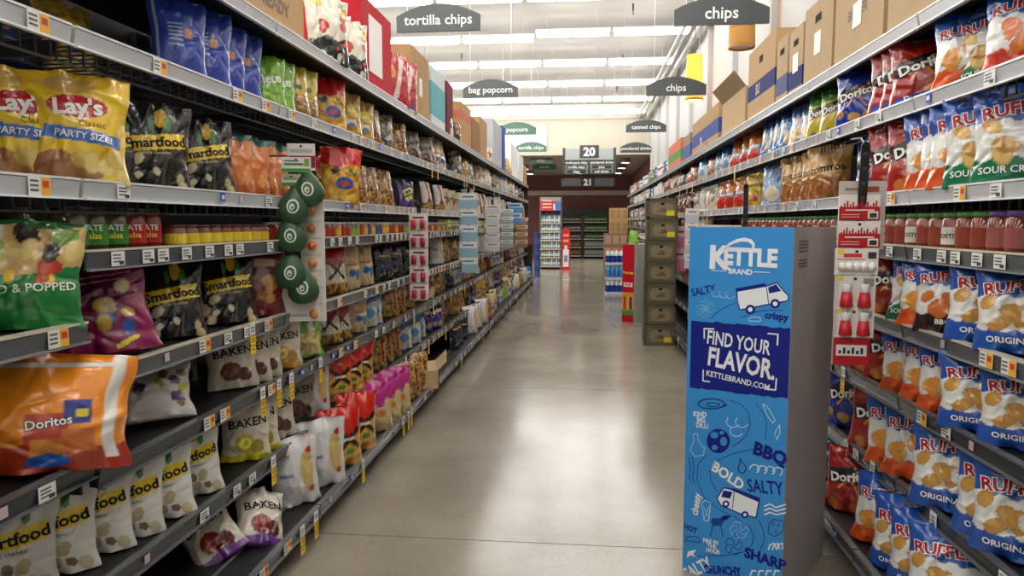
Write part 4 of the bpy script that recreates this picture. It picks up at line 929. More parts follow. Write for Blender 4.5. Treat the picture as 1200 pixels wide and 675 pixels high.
# ------------------------------------------------------------------ the tall blue and grey cardboard display
dN = 2.5
def cw(xc, zc): return np.array([RT[0]*xc - RT[1]*zc, RT[1]*xc + RT[0]*zc])       # camera ground axes to the world
A40 = R(40)
N2 = cw(.3976*dN, dN); eL = cw(-math.cos(A40), math.sin(A40)); eD = cw(math.sin(A40), math.cos(A40))
KW, KD = .1586*dN, .2*dN; KH = 1.383
Lc = N2 + eL*KW
kt = empty('cardboard_display', (N2[0], N2[1], 0)); tag(kt, 'tall blue and grey cardboard display box with white brand lettering and doodles', 'display')
ex = -eL                                    # along the blue face, left to right
def kp(s, z, lift=0.):                     # face coordinate -> local to the display
    p = Lc - N2 + ex*s - eD*lift; return (p[0], p[1], z)
e3 = Vector((ex[0], ex[1], 0)); n3 = Vector((-eD[0], -eD[1], 0)); UZ = Vector((0, 0, 1))
bd = MB(); c0 = [Vector(kp(0, 0)), Vector(kp(KW, 0)), Vector(kp(KW, 0))+Vector((eD[0]*KD, eD[1]*KD, 0)), Vector(kp(0, 0))+Vector((eD[0]*KD, eD[1]*KD, 0))]
v8 = c0+[p+UZ*KH for p in c0]
bd.add(v8, [(0, 3, 2, 1), (1, 2, 6, 5), (2, 3, 7, 6), (3, 0, 4, 7), (0, 1, 5, 4)], (176, 172, 172))
bd.add([p+UZ*(KH-.02) for p in c0], [(0, 1, 2, 3)], (150, 120, 84))
bd.build('box_body', 'card', kt)
rim = MB()
for i in range(4):
    a, b_ = v8[i+4], v8[(i+1) % 4+4]; inn = (sum(v8[4:], Vector())/4)
    a2, b2 = a+(inn-a).normalized()*.012, b_+(inn-b_).normalized()*.012
    rim.add([a, b_, b2, a2], [(0, 1, 2, 3)], (196, 166, 124))
rim.build('cut_rim', 'card', kt)
def facepx(a, b):                           # photo pixel -> (s, z) on the blue face
    d = ray(a, b); nn = np.array([-eD[0], -eD[1], 0]); p0 = np.array([Lc[0], Lc[1], 0])
    t = nn.dot(p0-CO)/nn.dot(d); P = CO+d*t; return (float((P[:2]-Lc).dot(ex)), float(P[2]))
K5 = lambda x, y: facepx(780+x/2.813, 240+y/2.813)
K6 = lambda x, y: facepx(780+x/2.873, 440+y/2.873)
LBL, DBL, KWT = (60, 150, 224), (20, 34, 134), (240, 244, 248)
fp = MB(); fp.poly([kp(.001, .0, .0008), kp(KW-.001, .0, .0008), kp(KW-.001, KH-.001, .0008), kp(.001, KH-.001, .0008)], LBL); fpo = fp.build('blue_face', 'print', kt)
rr_ = random.Random(5)
top = [K5(x, 380+ (432-x)*-0.0 + (x-85)*.086 + rr_.uniform(-3, 3)) for x in np.linspace(85, 434, 26)]
bot = [K5(x, 603 + (x-80)*.109 + rr_.uniform(-3, 3)) for x in np.linspace(418, 80, 26)]
cl = lambda p: (min(max(p[0], .0015), KW-.0015), p[1])
band = MB(); n_ = 26
vs_ = [kp(*cl(p), .0014) for p in top]+[kp(*cl(p), .0014) for p in bot[::-1]]
band.add(vs_, [(i+n_, i+1+n_, i+1, i) for i in range(n_-1)], DBL); band.build('dark_blue_band', 'print', fpo)
class PR:
    def add(s, v, f, c): MB().add(v, f, c).build(PR.name, 'print', fpo)
PR.name = 'doodle'; pr = PR()
def ktext(t, c, h_px, col, rot=0., bold=.02, sx=1., sc=2.84, shear=0.):
    s, z = c; h = h_px/sc*dN*1.03/F*1.03; a = R(rot); PR.name = 'lettering'
    V, Fc = text2d(t, bold, shear)
    pr.add([kp(s+(p[0]*math.cos(a)*sx-p[1]*math.sin(a))*h, z+(p[0]*math.sin(a)*sx+p[1]*math.cos(a))*h, .002) for p in V], Fc, col); PR.name = 'doodle'
def stroke(pts, wpx, col, closed=False):
    pts = [np.array(p) for p in pts]; wd = wpx/2.84*dN/F/2
    if closed: pts = pts+[pts[0]]
    mm = MB()
    for a, b in zip(pts, pts[1:]):
        d = b-a; L_ = np.hypot(*d)
        if L_ < 1e-6: continue
        n = np.array([-d[1], d[0]])/L_*wd; d = d/L_*wd*.5
        q = [a-d-n, b+d-n, b+d+n, a-d+n]; mm.add([kp(p[0], p[1], .0022) for p in q], [(0, 1, 2, 3)], col)
    pr.add(mm.v, mm.f, col)
def fillp(pts, col, lift=.002): pr.add([kp(p[0], p[1], lift) for p in pts], [tuple(range(len(pts)))], col)
def arc(Kf, cx, cy, rx, ry, a0, a1, n=14): return [Kf(cx+rx*math.cos(R(a0+(a1-a0)*i/n)), cy+ry*math.sin(R(a0+(a1-a0)*i/n))) for i in range(n+1)]
# brand mark: big K with serifs, letters, swash
ktext('K', K5(176, 172), 74, KWT, -1, .045, 1.0); ktext('ETTLE', K5(278, 172), 54, KWT, -1, .05, .86)
swash_o = [K5(x, y) for x, y in ((192, 142), (210, 126), (235, 113), (262, 108), (284, 114), (295, 128), (293, 146))]
swash_i = [K5(x, y) for x, y in ((287, 143), (284, 130), (272, 122), (250, 121), (225, 128), (205, 138), (192, 142))]
for i in range(6): fillp([swash_o[i], swash_o[i+1], swash_i[5-i], swash_i[6-i]], KWT)
ktext('BRAND', K5(247, 220), 17, KWT, -1, .03); stroke([K5(152, 217), K5(200, 218)], 2.5, KWT); stroke([K5(292, 221), K5(344, 223)], 2.5, KWT)
ktext('SALTY', K5(124, 282), 26, DBL, 14, .02, .85); ktext('crispy', K5(366, 366), 22, DBL, -2, .04)
def van(Kf, P, col, ol):
    body = [Kf(*p) for p in P['body']]; fillp(body, col, .0021); stroke(body, 4, ol, True)
    roof = [Kf(*p) for p in P['roof']]; fillp(roof, ol, .0023)
    win = [Kf(*p) for p in P['win']]; fillp(win, ol, .0024)
    stroke([Kf(*p) for p in P['split']], 3, ol)
    for (cx, cy, r) in P['wheels']:
        fillp(arc(Kf, cx, cy, r, r, 0, 340, 13), ol, .0025); fillp(arc(Kf, cx, cy, r*.5, r*.5, 0, 340, 10), col, .0027)
van(K5, dict(body=[(236, 285), (333, 268), (368, 257), (388, 282), (406, 300), (404, 316), (246, 346), (238, 320)], roof=[(230, 276), (328, 258), (333, 268), (236, 287)], win=[(338, 272), (366, 262), (382, 284), (342, 292)], split=[(333, 268), (340, 325)], wheels=[(280, 345, 16), (362, 326, 16)]), KWT, DBL)
ktext('KETTLE', K5(288, 300), 22, DBL, 8, .03, .7)
stroke([K5(x, y) for x, y in ((150, 374), (170, 355), (200, 336), (230, 324))], 2, DBL); stroke([K5(x, y) for x, y in ((250, 372), (290, 354), (340, 346), (386, 348))], 2, DBL)
for dx in (0, 22, 44): stroke(arc(K5, 170+dx, 292+dx*.1, 16, 12, 20, 230, 8), 2.5, (150, 205, 245))
for a in range(0, 360, 45): stroke(arc(K5, 132+14*math.cos(R(a)), 342+16*math.sin(R(a)), 15, 13, a, a+250, 8), 2, (130, 195, 240))
stroke(arc(K5, 295, 378, 20, 9, 150, 400, 10), 2.5, (200, 230, 250), True)
# FIND YOUR FLAVOR.
ktext('FIND YOUR', K5(238, 452), 46, KWT, -4, .02, .63); ktext('FLAVOR.', K5(248, 520), 62, KWT, -5, .03, .68); ktext('KETTLEBRAND.COM', K5(236, 577), 19, KWT, -5, .02, .88)
for pts in (((128, 440), (128, 408), (160, 409)), ((338, 424), (371, 427), (369, 462)), ((125, 545), (124, 580), (146, 583)), ((366, 572), (363, 610), (326, 606))): stroke([K5(*p) for p in pts], 5, KWT)
# lower doodles
stroke(arc(K6, 155, 95, 45, 17, 0, 345, 16), 4, DBL, True); stroke(arc(K6, 160, 98, 22, 7, 0, 345, 10), 3, DBL, True); stroke([K6(195, 105), K6(207, 98)], 4, DBL)
for i, tx in enumerate(('KIND', 'BIG', 'DILL!')): ktext(tx, K6(116+i*4, 130+i*19), 17, KWT, 6, .03, .85)
for cx, cy in ((228, 155), (258, 155), (240, 185)): stroke(arc(K6, cx, cy, 22, 20, 30, 220, 8), 3, (190, 225, 248))
stroke([K6(x, y) for x, y in ((216, 83), (255, 96), (280, 125), (286, 165), (270, 205), (245, 228), (224, 237))], 2, DBL)
stroke([K6(x, y) for x, y in ((305, 95), (330, 125), (342, 165), (335, 214))], 2, DBL)
for pts in (((328, 96), (340, 130), (362, 160), (370, 150), (352, 118), (338, 100)), ((384, 165), (368, 195), (376, 216), (386, 190))): stroke([K6(*p) for p in pts], 3, (190, 225, 248), True)
fillp(arc(K6, 178, 220, 39, 41, 0, 345, 22), DBL, .002); 
for (cx, cy, a, b) in ((165, 200, 14, 12), (196, 222, 12, 16), (166, 242, 10, 9), (190, 192, 8, 6)): fillp(arc(K6, cx, cy, a, b, 0, 340, 10), LBL, .0023)
stroke([K6(x, y) for x, y in ((94, 196), (96, 220), (84, 250), (100, 272), (128, 268), (132, 244), (112, 222), (108, 196))], 3, (170, 215, 246), True)
ktext('BBQ', K6(352, 262), 42, DBL, -10, .05, .95)
stroke([K6(x, y) for x, y in ((296, 247), (230, 262), (175, 285), (150, 320), (152, 355), (175, 390))], 2, DBL)
stroke([K6(x, y) for x, y in ((140, 262), (110, 300), (106, 350), (130, 410), (180, 450), (240, 480), (285, 510), (298, 550), (280, 590), (200, 606), (110, 608))], 2, DBL)
stroke(arc(K6, 258, 312, 13, 16, -60, 240, 10)+[K6(250, 280)], 3, DBL, True)
for i in range(4): stroke(arc(K6, 300+26*i, 314+3*i, 16, 14, 180, 420, 8), 4, (225, 240, 250))
ktext('BOLD', K6(210, 336), 36, KWT, -24, .035, .9); ktext('SALTY', K6(334, 374), 42, DBL, 8, .02, .7)
van(K6, dict(body=[(174, 412), (196, 378), (232, 384), (316, 420), (305, 478), (250, 464), (186, 436)], roof=[(200, 376), (234, 380), (320, 412), (314, 426), (232, 390)], win=[(196, 386), (226, 392), (218, 414), (188, 408)], split=[(232, 388), (226, 448)], wheels=[(204, 432, 12), (268, 468, 12)]), KWT, DBL)
ktext('KETTLE', K6(270, 434), 16, DBL, -16, .03, .75)
ktext('cheesy', K6(102, 432), 26, KWT, 82, .03, .8)
stroke([K6(x, y) for x, y in ((122, 428), (130, 488), (146, 488), (152, 428), (136, 420))], 3, (190, 225, 248), True); stroke([K6(128, 440), K6(148, 482)], 2, (190, 225, 248)); stroke([K6(147, 440), K6(130, 482)], 2, (190, 225, 248))
for i in range(3): stroke([K6(334, 440+i*14), K6(352, 432+i*14), K6(372, 444+i*12), K6(404, 434+i*14)], 5, KWT)
fillp([K6(x, y) for x, y in ((152, 492), (158, 480), (190, 480), (196, 492), (188, 505), (160, 505))], (30, 70, 160)); stroke([K6(160, 505), K6(150, 540)], 3, DBL); stroke([K6(186, 505), K6(194, 542)], 3, DBL); fillp([K6(x, y) for x, y in ((186, 478), (200, 470), (222, 472), (206, 486), (192, 490))], DBL)
for a in range(0, 360, 60): stroke(arc(K6, 248+16*math.cos(R(a)), 520+16*math.sin(R(a)), 15, 14, a-60, a+160, 8), 2.5, (150, 205, 245))
for a in range(0, 360, 72): stroke(arc(K6, 230+16*math.cos(R(a)), 572+18*math.sin(R(a)), 14, 14, a-60, a+170, 8), 2.5, (24, 70, 160))
stroke([K6(x, y) for x, y in ((348, 500), (362, 484), (398, 490), (396, 524), (368, 542), (346, 530))], 3, (24, 70, 160), True)
for (x, y) in ((362, 500), (380, 505), (372, 524)): stroke(arc(K6, x, y, 4, 4, 0, 330, 6), 2, (24, 70, 160), True)
ktext('HOT', K6(84, 514), 20, DBL, -10, .03, .8); stroke(arc(K6, 92, 556, 26, 16, 180, 380, 8), 3, (24, 70, 160), True)
for i, tx in enumerate(('FIRE IN', 'THE', 'HOLE!')): ktext(tx, K6(152+i*4, 558+i*16), 14, KWT, 6, .03, .9)
stroke([K6(314, 488), K6(330, 520), K6(332, 560), K6(312, 600)], 2, DBL)
ktext('SHARP', K6(334, 616), 34, DBL, -2, .05, .95); ktext('SALTY', K6(108, 648), 40, KWT, 40, .03, .75)
for i in range(3): stroke([K6(346+i*14, 586), K6(352+i*14, 570), K6(366+i*14, 564), K6(374+i*10, 584)], 4, KWT)
for i in range(4): stroke([K6(286+i*26, 672), K6(292+i*26, 656), K6(306+i*26, 658)], 5, KWT)
ktext('CRUNCHY', K6(190, 655), 28, DBL, 14, .05, .7); fillp([K6(x, y) for x, y in ((76, 592), (104, 586), (94, 600), (102, 612), (86, 604), (72, 614))], KWT)
for dx in (0, 12): stroke([K6(78+dx, 275), K6(84+dx, 310), K6(80+dx, 345), K6(88+dx, 362)], 3, (24, 70, 170))
# small code printed on the grey side
cs = MB(); ax = Vector((eD[0], eD[1], 0)); sn = Vector((ex[0], ex[1], 0))
for i in range(7): o_ = Vector((0, 0, 1.33-.012*i-(.02 if i > 3 else 0)))+ax*.05+sn*.0012; cs.add([o_, o_+ax*.1, o_+ax*.1+UZ*.006, o_+UZ*.006], [(0, 1, 2, 3)], (110, 106, 106))
cs.build('printed_code', 'print', kt)

# ------------------------------------------------------------------ clip strips hanging at the uprights, and what hangs on them
def clip_strip(X, Y, z1, z0, sg, label, w=.03):
    """black plastic strip on a bracket that reaches out over the rail"""
    t = empty('clip_strip', (X, Y, z1)); tag(t, label, 'clip strip')
    m = MB(); n = 7
    m.box(-.003, .003, -w/2, w/2, z0-z1, 0, (26, 26, 28)); m.tube((-.003, 0, 0), (.003, 0, 0), w/2, (26, 26, 28), 12)
    m.build('strip', 'plastic', t)
    k = MB()
    for i in range(n): zz = (z0-z1)*(i+.5)/n; k.box(-.0045, .0045, -w*.2, w*.2, zz-.006, zz+.006, (70, 70, 72))
    k.build('peg_slot', 'plastic', t)
    MB().tube((0, 0, 0), (-sg*.05, 0, .03), .003, (160, 160, 160), 6).tube((-sg*.05, 0, .03), (-sg*.14, 0, .03), .004, (60, 60, 62), 6).build('hook', 'metal', t)
    return t
def card(name, X, Y, z0, z1, w, cols, label, th=.004, rz=0., cat='pack', mat='print', extra=None, group=None, rx=0.):
    """hanging card: z0 bottom, z1 top, colour fields cols = (y0, y1, z0, z1, colour) in fractions of the face that looks up the aisle"""
    t = empty(name, (X, Y, z0), rz); h = z1-z0; tag(t, label, cat, group)
    m = MB().box(-w/2, w/2, -th/2, th/2, 0, h, (226, 222, 216)); m.tube((0, -th/2-.001, h-.012), (0, th/2+.001, h-.012), .006, (60, 60, 60), 8)
    m.build('backing_card', mat, t)
    if cols:
        p = MB()
        for i, (a, b, c, d, col) in enumerate(cols): p.box(-w/2+a*w, -w/2+b*w, -th/2-.0008-.0003*i, -th/2-.0003*i, c*h, d*h, col)
        p.build('printed_front', mat, t)
    if extra: extra(t, w, h, th)
    return t
# avocado strip (front faces up the aisle, towards the near end, turned a little)
XA = -1.235; YA = pxY(352, XA)
def pz(py, X, Y): return CAMH + (onY(600, py, Y)[2]-CAMH)
def P3(a, b, Y): p = onY(a, b, Y); return (float(p[0]), float(p[1]), float(p[2]))
p = P3(347, 168, YA); clip_strip(p[0], p[1]+.02, 1.66, 1.50, 1, 'black clip strip holding green avocado savers and white cards')
avo = MB()
prof = [(0, -.052), (.020, -.050), (.036, -.040), (.044, -.022), (.044, -.004), (.037, .016), (.027, .034), (.017, .048), (.008, .055), (0, .057)]
avo.lathe(prof, (52, 82, 56), 18); avo_m = avo.mesh('shell', 'plastic', True)
lg = MB(); ring = [(.017*math.cos(a), .021*math.sin(a)) for a in np.linspace(0, 2*math.pi, 25)[:-1]]
rin = [(x*.74, z*.76) for x, z in ring]
def ay(x, z):
    r = float(np.interp(z, [q[1] for q in prof], [q[0] for q in prof])); return -math.sqrt(max(r*r-x*x, 1e-5))-.0012
for i in range(24):
    j = (i+1) % 24; lg.add([(q[0], ay(*q), q[1]) for q in (ring[i], ring[j], rin[j], rin[i])], [(0, 1, 2, 3)], (214, 222, 206))
for (cx, cz, a, b, c) in ((-.002, -.002, .0075, .010, (206, 214, 190)), (-.001, -.004, .003, .0035, (70, 100, 60))):
    pts = [(cx+a*math.cos(t), cz+b*math.sin(t)) for t in np.linspace(0, 2*math.pi, 13)[:-1]]
    lg.add([(q[0], ay(*q)-(.0006 if a < .005 else 0), q[1]) for q in pts], [tuple(range(12))], c)
lg_m = lg.mesh('oval_logo', 'print')
for i, (a, b) in enumerate(((361, 222), (344, 242), (341, 276), (341, 319), (355, 336))):
    p = P3(a, b, YA-.03-(.03 if i in (1, 2, 3) else 0))
    t = put('avocado_saver', avo_m, None, p, (0, R(6 if i % 2 else -8), R(18)), (1.5, .9, 1.45)); put('oval_logo', lg_m, t)
    tag(t, 'dark green avocado-shaped saver with pale oval logo hanging on the strip', 'food saver', 'avocado savers on the clip strip')
def tagcard(a0, a1, b0, b1, dy, label, cols, rz=R(12), th=.004):
    p0, p1 = P3(a0, b1, YA+dy), P3(a1, b0, YA+dy); return card('hang_card', (p0[0]+p1[0])/2, YA+dy, p0[2], p1[2], p1[0]-p0[0], cols, label, rz=rz, th=th, cat='card')
tagcard(331, 363, 184, 202, -.085, 'white and green header card on the avocado strip', [(0, 1, 0, .25, (70, 150, 70)), (.1, .75, .45, .6, (90, 130, 90)), (.1, .6, .7, .8, (90, 130, 90)), (.78, .95, .4, .9, (120, 160, 90))])
tagcard(331, 352, 204, 218, -.06, 'lower white card with green edge under the header card', [(0, 1, 0, .3, (70, 150, 70)), (.1, .8, .5, .75, (150, 180, 150))])
tagcard(338, 368, 168, 200, .05, 'white and dark red card behind the black strip', [(0, 1, .1, .55, (140, 40, 44)), (.1, .9, .65, .8, (180, 180, 176))])
tagcard(330, 372, 325, 376, .01, 'large pale backing card at the bottom of the avocado strip', [(.2, .7, .1, .16, (180, 178, 172))])
def snackcol(t, w, h, th):
    for i in range(7):
        z = h*(.06+.135*i); c = ((206, 136, 70), (232, 110, 30), (170, 110, 60))[i % 3]
        m = MB().lathe([(0, -.016), (.015, -.013), (.021, 0), (.015, .013), (0, .016)], c, 10); m.build('snack_toy', 'plastic', t, (0.002, -th/2-.012, z), (R(90), 0, 0), smooth=True)
p0, p1 = P3(355, 376, YA+.03), P3(379, 228, YA+.03)
card('snack_card', (p0[0]+p1[0])/2, YA+.03, p0[2], p1[2], p1[0]-p0[0], [(.1, .9, .0+.13*i, .02+.13*i, (206, 200, 190)) for i in range(7)], 'long white card with orange and brown bites beside the avocado savers', th=.006, extra=snackcol, cat='card')

# red and white strip in front of the wall-side run
XB = .985; YB = pxY(1008, XB)
def Q3(a, b): return P3(a, b, YB)
p = Q3(1012, 170); clip_strip(p[0], YB-.022, Q3(1012, 172)[2], Q3(1012, 292)[2], -1, 'black clip strip with red and white packs before the salsa jars')
strip_o = [o for o in COL.objects if o.name.startswith('clip_strip')][-1]; strip_o.rotation_euler = (0, R(-4), R(90))
def rcard(name, a0, a1, b0, b1, dy, label, cols, th=.004, extra=None, cat='pack', group=None):
    p0, p1 = P3(a0, b1, YB+dy), P3(a1, b0, YB+dy); return card(name, (p0[0]+p1[0])/2, YB+dy, p0[2], p1[2], p1[0]-p0[0], cols, label, th=th, extra=extra, cat=cat, group=group, rz=R(-4))
GREYC = (186, 180, 174); RED = (186, 30, 40)
t = rcard('backing_panel', 981, 1038, 212, 292, .012, 'tall grey-beige backing card behind the red packs', [(0, 1, 0, 1, GREYC), (.12, .55, .86, .90, (150, 120, 110)), (.6, .85, .84, .92, (150, 70, 60))], cat='card')
skyl = lambda n: [(0, 1, .0, .52, RED)]+[(.04+.07*i, .08+.07*i, .5, .58+.22*((i*7) % 5)/5, RED) for i in range(13)]+[(.15, .85, .36, .42, (236, 200, 196)), (.7, .95, .06, .34, (232, 228, 224)), (.74, .92, .1, .28, (60, 56, 56)), (.05, .5, .1, .14, (226, 160, 156)), (.05, .5, .2, .24, (226, 160, 156))]
rcard('seasoning_pack', 983, 1031, 228, 258, -.005, 'red and white printed pack hanging on black strip, upper of two', skyl(0), .008)
rcard('seasoning_pack', 982, 1031, 259, 290, -.008, 'red and white printed pack hanging on black strip, lower of two', skyl(1), .008)
def eggs(t, w, h, th):
    for i in range(5):
        m = MB().lathe([(0, -.016), (.011, -.012), (.015, 0), (.011, .012), (0, .016)], (238, 236, 232), 12); m.build('white_ball', 'plastic', t, (-w*.34+w*.17*i, -th/2-.008, h*.32), smooth=True)
rcard('ball_pack', 978, 1029, 291, 322, -.012, 'white card pack with five white balls and red lettering marks', [(.05, .2, .78, .95, (240, 210, 50)), (.2, .62, .66, .8, (206, 60, 60)), (.05, .7, .56, .6, (200, 110, 110)), (.76, .95, .62, .86, (60, 56, 56))], .006, eggs)
def cups(t, w, h, th):
    for i in (-1, 1):
        m = MB().lathe([(0, 0), (.020, 0), (.023, .004), (.017, .052), (.0, .052)], (190, 28, 40), 14); m.build('red_cup', 'plastic', t, (i*w*.22, -th/2-.012, h*.12), smooth=True)
        m = MB().lathe([(.012, 0), (.017, .03), (0, .03)], (206, 206, 206), 12); m.build('clear_top', 'glass', t, (i*w*.22, -th/2-.012, h*.12+.053), smooth=True)
cc = [(0, .1, 0, 1, (200, 196, 194)), (.05, .2, .86, .98, (232, 206, 60)), (.7, .95, .7, .92, (150, 146, 146)), (.0, 1, .0, .03, (196, 60, 60))]
rcard('cup_pack', 977, 1026, 323, 364, -.010, 'clear pack with two red cups, upper of the pair', cc, .005, cups)
rcard('cup_pack', 976, 1024, 362, 396, -.014, 'clear pack with two red cups, lower of the pair', cc, .005, cups)
rcard('red_pack', 975, 1018, 396, 427, -.012, 'red pouch with white window label at strip bottom', [(0, 1, 0, 1, (176, 30, 42)), (.08, .92, .35, .75, (226, 222, 218))]+[(.15+.12*i, .22+.12*i, .42, .55+.1*(i % 2), (40, 36, 36)) for i in range(6)], .02)

# strips further down the left run
def far_strip(X, px, y0, y1, n, w, c1, c2, label, plabel, sg=1, cup=False):
    Y = pxY(px, X); zt, z0 = P3(px, y0, Y)[2], P3(px, y1, Y)[2]
    clip_strip(X, Y+.012, zt+.06, z0, sg, label)
    o = [q for q in COL.objects if q.name.startswith('clip_strip')][-1]; o.rotation_euler = (0, 0, R(90))
    h = (zt-z0)/n
    def ex(t, w_, h_, th):
        for i in (-1, 1): MB().lathe([(0, 0), (.018, 0), (.018, h_*.5), (0, h_*.5)], c2, 10).build('cup', 'plastic', t, (i*w_*.24, -th/2-.014, h_*.1), smooth=True)
    for i in range(n):
        card('hanging_pack', X, Y-.004, zt-h*(i+1)+.004, zt-h*i, w, [(0, 1, .0, .55, c2 if not cup else (206, 200, 200)), (.1, .9, .62, .92, c1), (.2, .8, .7, .8, tuple(int(q*.6) for q in c2))], plabel, .012, cat='pack', group=plabel, extra=ex if cup else None)
far_strip(-1.22, 491, 250, 352, 5, .14, (226, 220, 220), (190, 34, 56), 'black clip strip carrying clear packs of red cups', 'clear pack of small red cups on clip strip', cup=True)
far_strip(-1.22, 549, 226, 320, 5, .2, (232, 238, 242), (150, 186, 206), 'black clip strip carrying white and pale blue packs', 'white and pale blue hanging pack on clip strip')
far_strip(-1.21, 577, 240, 295, 5, .2, (220, 190, 196), (190, 196, 200), 'black clip strip carrying grey and pink packs', 'grey and pink hanging pack on clip strip')
far_strip(-1.21, 594, 245, 290, 5, .2, (190, 206, 196), (150, 160, 150), 'black clip strip carrying grey-green packs', 'grey-green hanging pack on clip strip')
far_strip(-1.21, 603, 238, 262, 2, .26, (110, 160, 206), (80, 140, 200), 'black clip strip carrying blue cards near run end', 'sky blue hanging card on clip strip')
far_strip(-1.21, 611, 255, 290, 4, .24, (196, 160, 110), (160, 120, 80), 'black clip strip carrying tan packs near run end', 'tan hanging pack on clip strip')
far_strip(1.09, 796, 265, 318, 2, .15, (240, 180, 200), (232, 130, 166), 'black clip strip carrying pink packs beside stacked crates', 'pink hanging pack on clip strip', -1)
far_strip(1.05, 810, 244, 315, 4, .13, (226, 226, 226), (196, 198, 206), 'black clip strip carrying white blister packs behind display', 'white blister pack on clip strip', -1)
# bare black strip above the display
Yk = pxY(872, 1.06); clip_strip(1.06, Yk, P3(872, 218, Yk)[2], P3(872, 268, Yk)[2], -1, 'bare black clip strip standing out above the blue display')
[q for q in COL.objects if q.name.startswith('clip_strip')][-1].rotation_euler = (0, 0, R(90))

# ------------------------------------------------------------------ floor stacks on the wall side
cy = 8.14; p0 = onZ(757, 405, 0); p1 = onZ(789, 405, 0); cw_ = .33; cx_ = .87; ch = 1.68/7
cr_body = MB().box(-cw_/2, cw_/2, -.13, .25, 0, ch-.006, (112, 104, 84))
fr = MB()
for z in (0, ch-.036): fr.box(-cw_/2-.004, cw_/2+.004, -.136, -.13, z, z+.03, (96, 90, 72))
for s in (-1, 1): fr.box(s*cw_/2-.02-(.004 if s < 0 else 0)*0, s*cw_/2+.004 if s > 0 else s*cw_/2+.02, -.136, -.13, 0, ch-.006, (92, 86, 68))
ov = [(.115*math.copysign(abs(math.cos(a))**.6, math.cos(a)), ch*.47+.07*math.copysign(abs(math.sin(a))**.6, math.sin(a))) for a in np.linspace(0, 2*math.pi, 25)[:-1]]
pn_ = MB().add([(x, -.1345, z) for x, z in ov], [tuple(range(24))], (142, 126, 98))
hh_ = MB().lathe([(0, 0), (.02, 0)], (30, 26, 22), 12)
bm_, fm_, pm_ = cr_body.mesh('crate_body', 'card'), fr.mesh('frame', 'card'), pn_.mesh('oval_panel', 'card')
dd = MB().box(-.02, .02, -.1365, -.1355, ch*.66, ch*.76, (24, 22, 20)).mesh('hand_hole', 'card')
pic = MB().box(-.05, .05, -.1362, -.1352, ch*.34, ch*.4, (100, 88, 66)).box(-.02, .04, -.1362, -.1352, ch*.4, ch*.52, (108, 96, 72)).mesh('printed_picture', 'card')
yt_ = MB().box(.045, .13, -.1385, -.137, ch*.16, ch*.4, (226, 206, 40)).mesh('yellow_ticket', 'print')
for i in range(7):
    t = empty('produce_crate', (cx_+rg.uniform(-.008, .008)-.01*(i == 6)+.012*(i >= 5), cy+.13, ch*i), R(rg.uniform(-2, 2)))
    top_ = i in (0, 5, 6)
    if top_: tag(t, {0: 'olive cardboard crate with yellow ticket at stack bottom', 5: 'olive cardboard crate with yellow ticket, second from stack top', 6: 'olive cardboard crate with yellow ticket at stack top'}[i], 'crate', 'olive crates in one stack')
    else: tag(t, 'plain olive cardboard crate with oval panel, mid-stack without ticket', 'crate', 'olive crates in one stack')
    for n_, me in (('crate_body', bm_), ('frame', fm_), ('oval_panel', pm_), ('hand_hole', dd), ('printed_picture', pic)): put(n_, me, t)
    if top_: put('yellow_ticket', yt_, t)
# small bits beside the crates
# red canister display
t = empty('snack_display', (.62, 10.06, 0), R(-38)); tag(t, 'red and white snack tube display box with yellow picture band', 'display')
MB().box(-.1, .1, 0, .4, 0, 1.1, (214, 212, 210)).build('box_body', 'card', t)
f = MB().box(-.1, .1, -.002, 0, 0, 1.1, (190, 22, 36)); f.box(-.075, .075, -.0035, -.002, .50, .56, (232, 210, 206)).box(-.1, .1, -.0035, -.002, .1, .42, (222, 160, 60)).box(-.1, .1, -.005, -.0035, .1, .17, (80, 140, 60))
for x in (-.05, .0, .05): f.lathe([(0, 0), (.02, 0)], (240, 200, 90), 8)
f.build('red_face', 'print', t)
MB().text('Pringles', (0, -.006, .70), (1, 0, 0), (0, 0, 1), .04, (240, 200, 60), .03).build('lettering', 'print', t); l = MB(); l.text('POP', (0, -.006, .53), (1, 0, 0), (0, 0, 1), .035, (190, 22, 36), .03)
for i, (x, c) in enumerate(((-.05, (190, 60, 40)), (.05, (90, 50, 130)), (0, (230, 180, 60)))): MB().box(x-.02, x+.02, -.008, -.005, .18, .36, c).build('tube_picture', 'print', t)
l.build('lettering', 'print', t)
MB().lathe([(0, 0), (.06, 0), (.075, .05), (.06, .16), (.03, .18), (0, .18)], (130, 190, 70), 12).build('green_canister', 'plastic', None, (.70, 10.2, 1.1), smooth=True)
tag(COL.objects['green_canister'], 'lime green canister standing on the red snack display', 'canister')
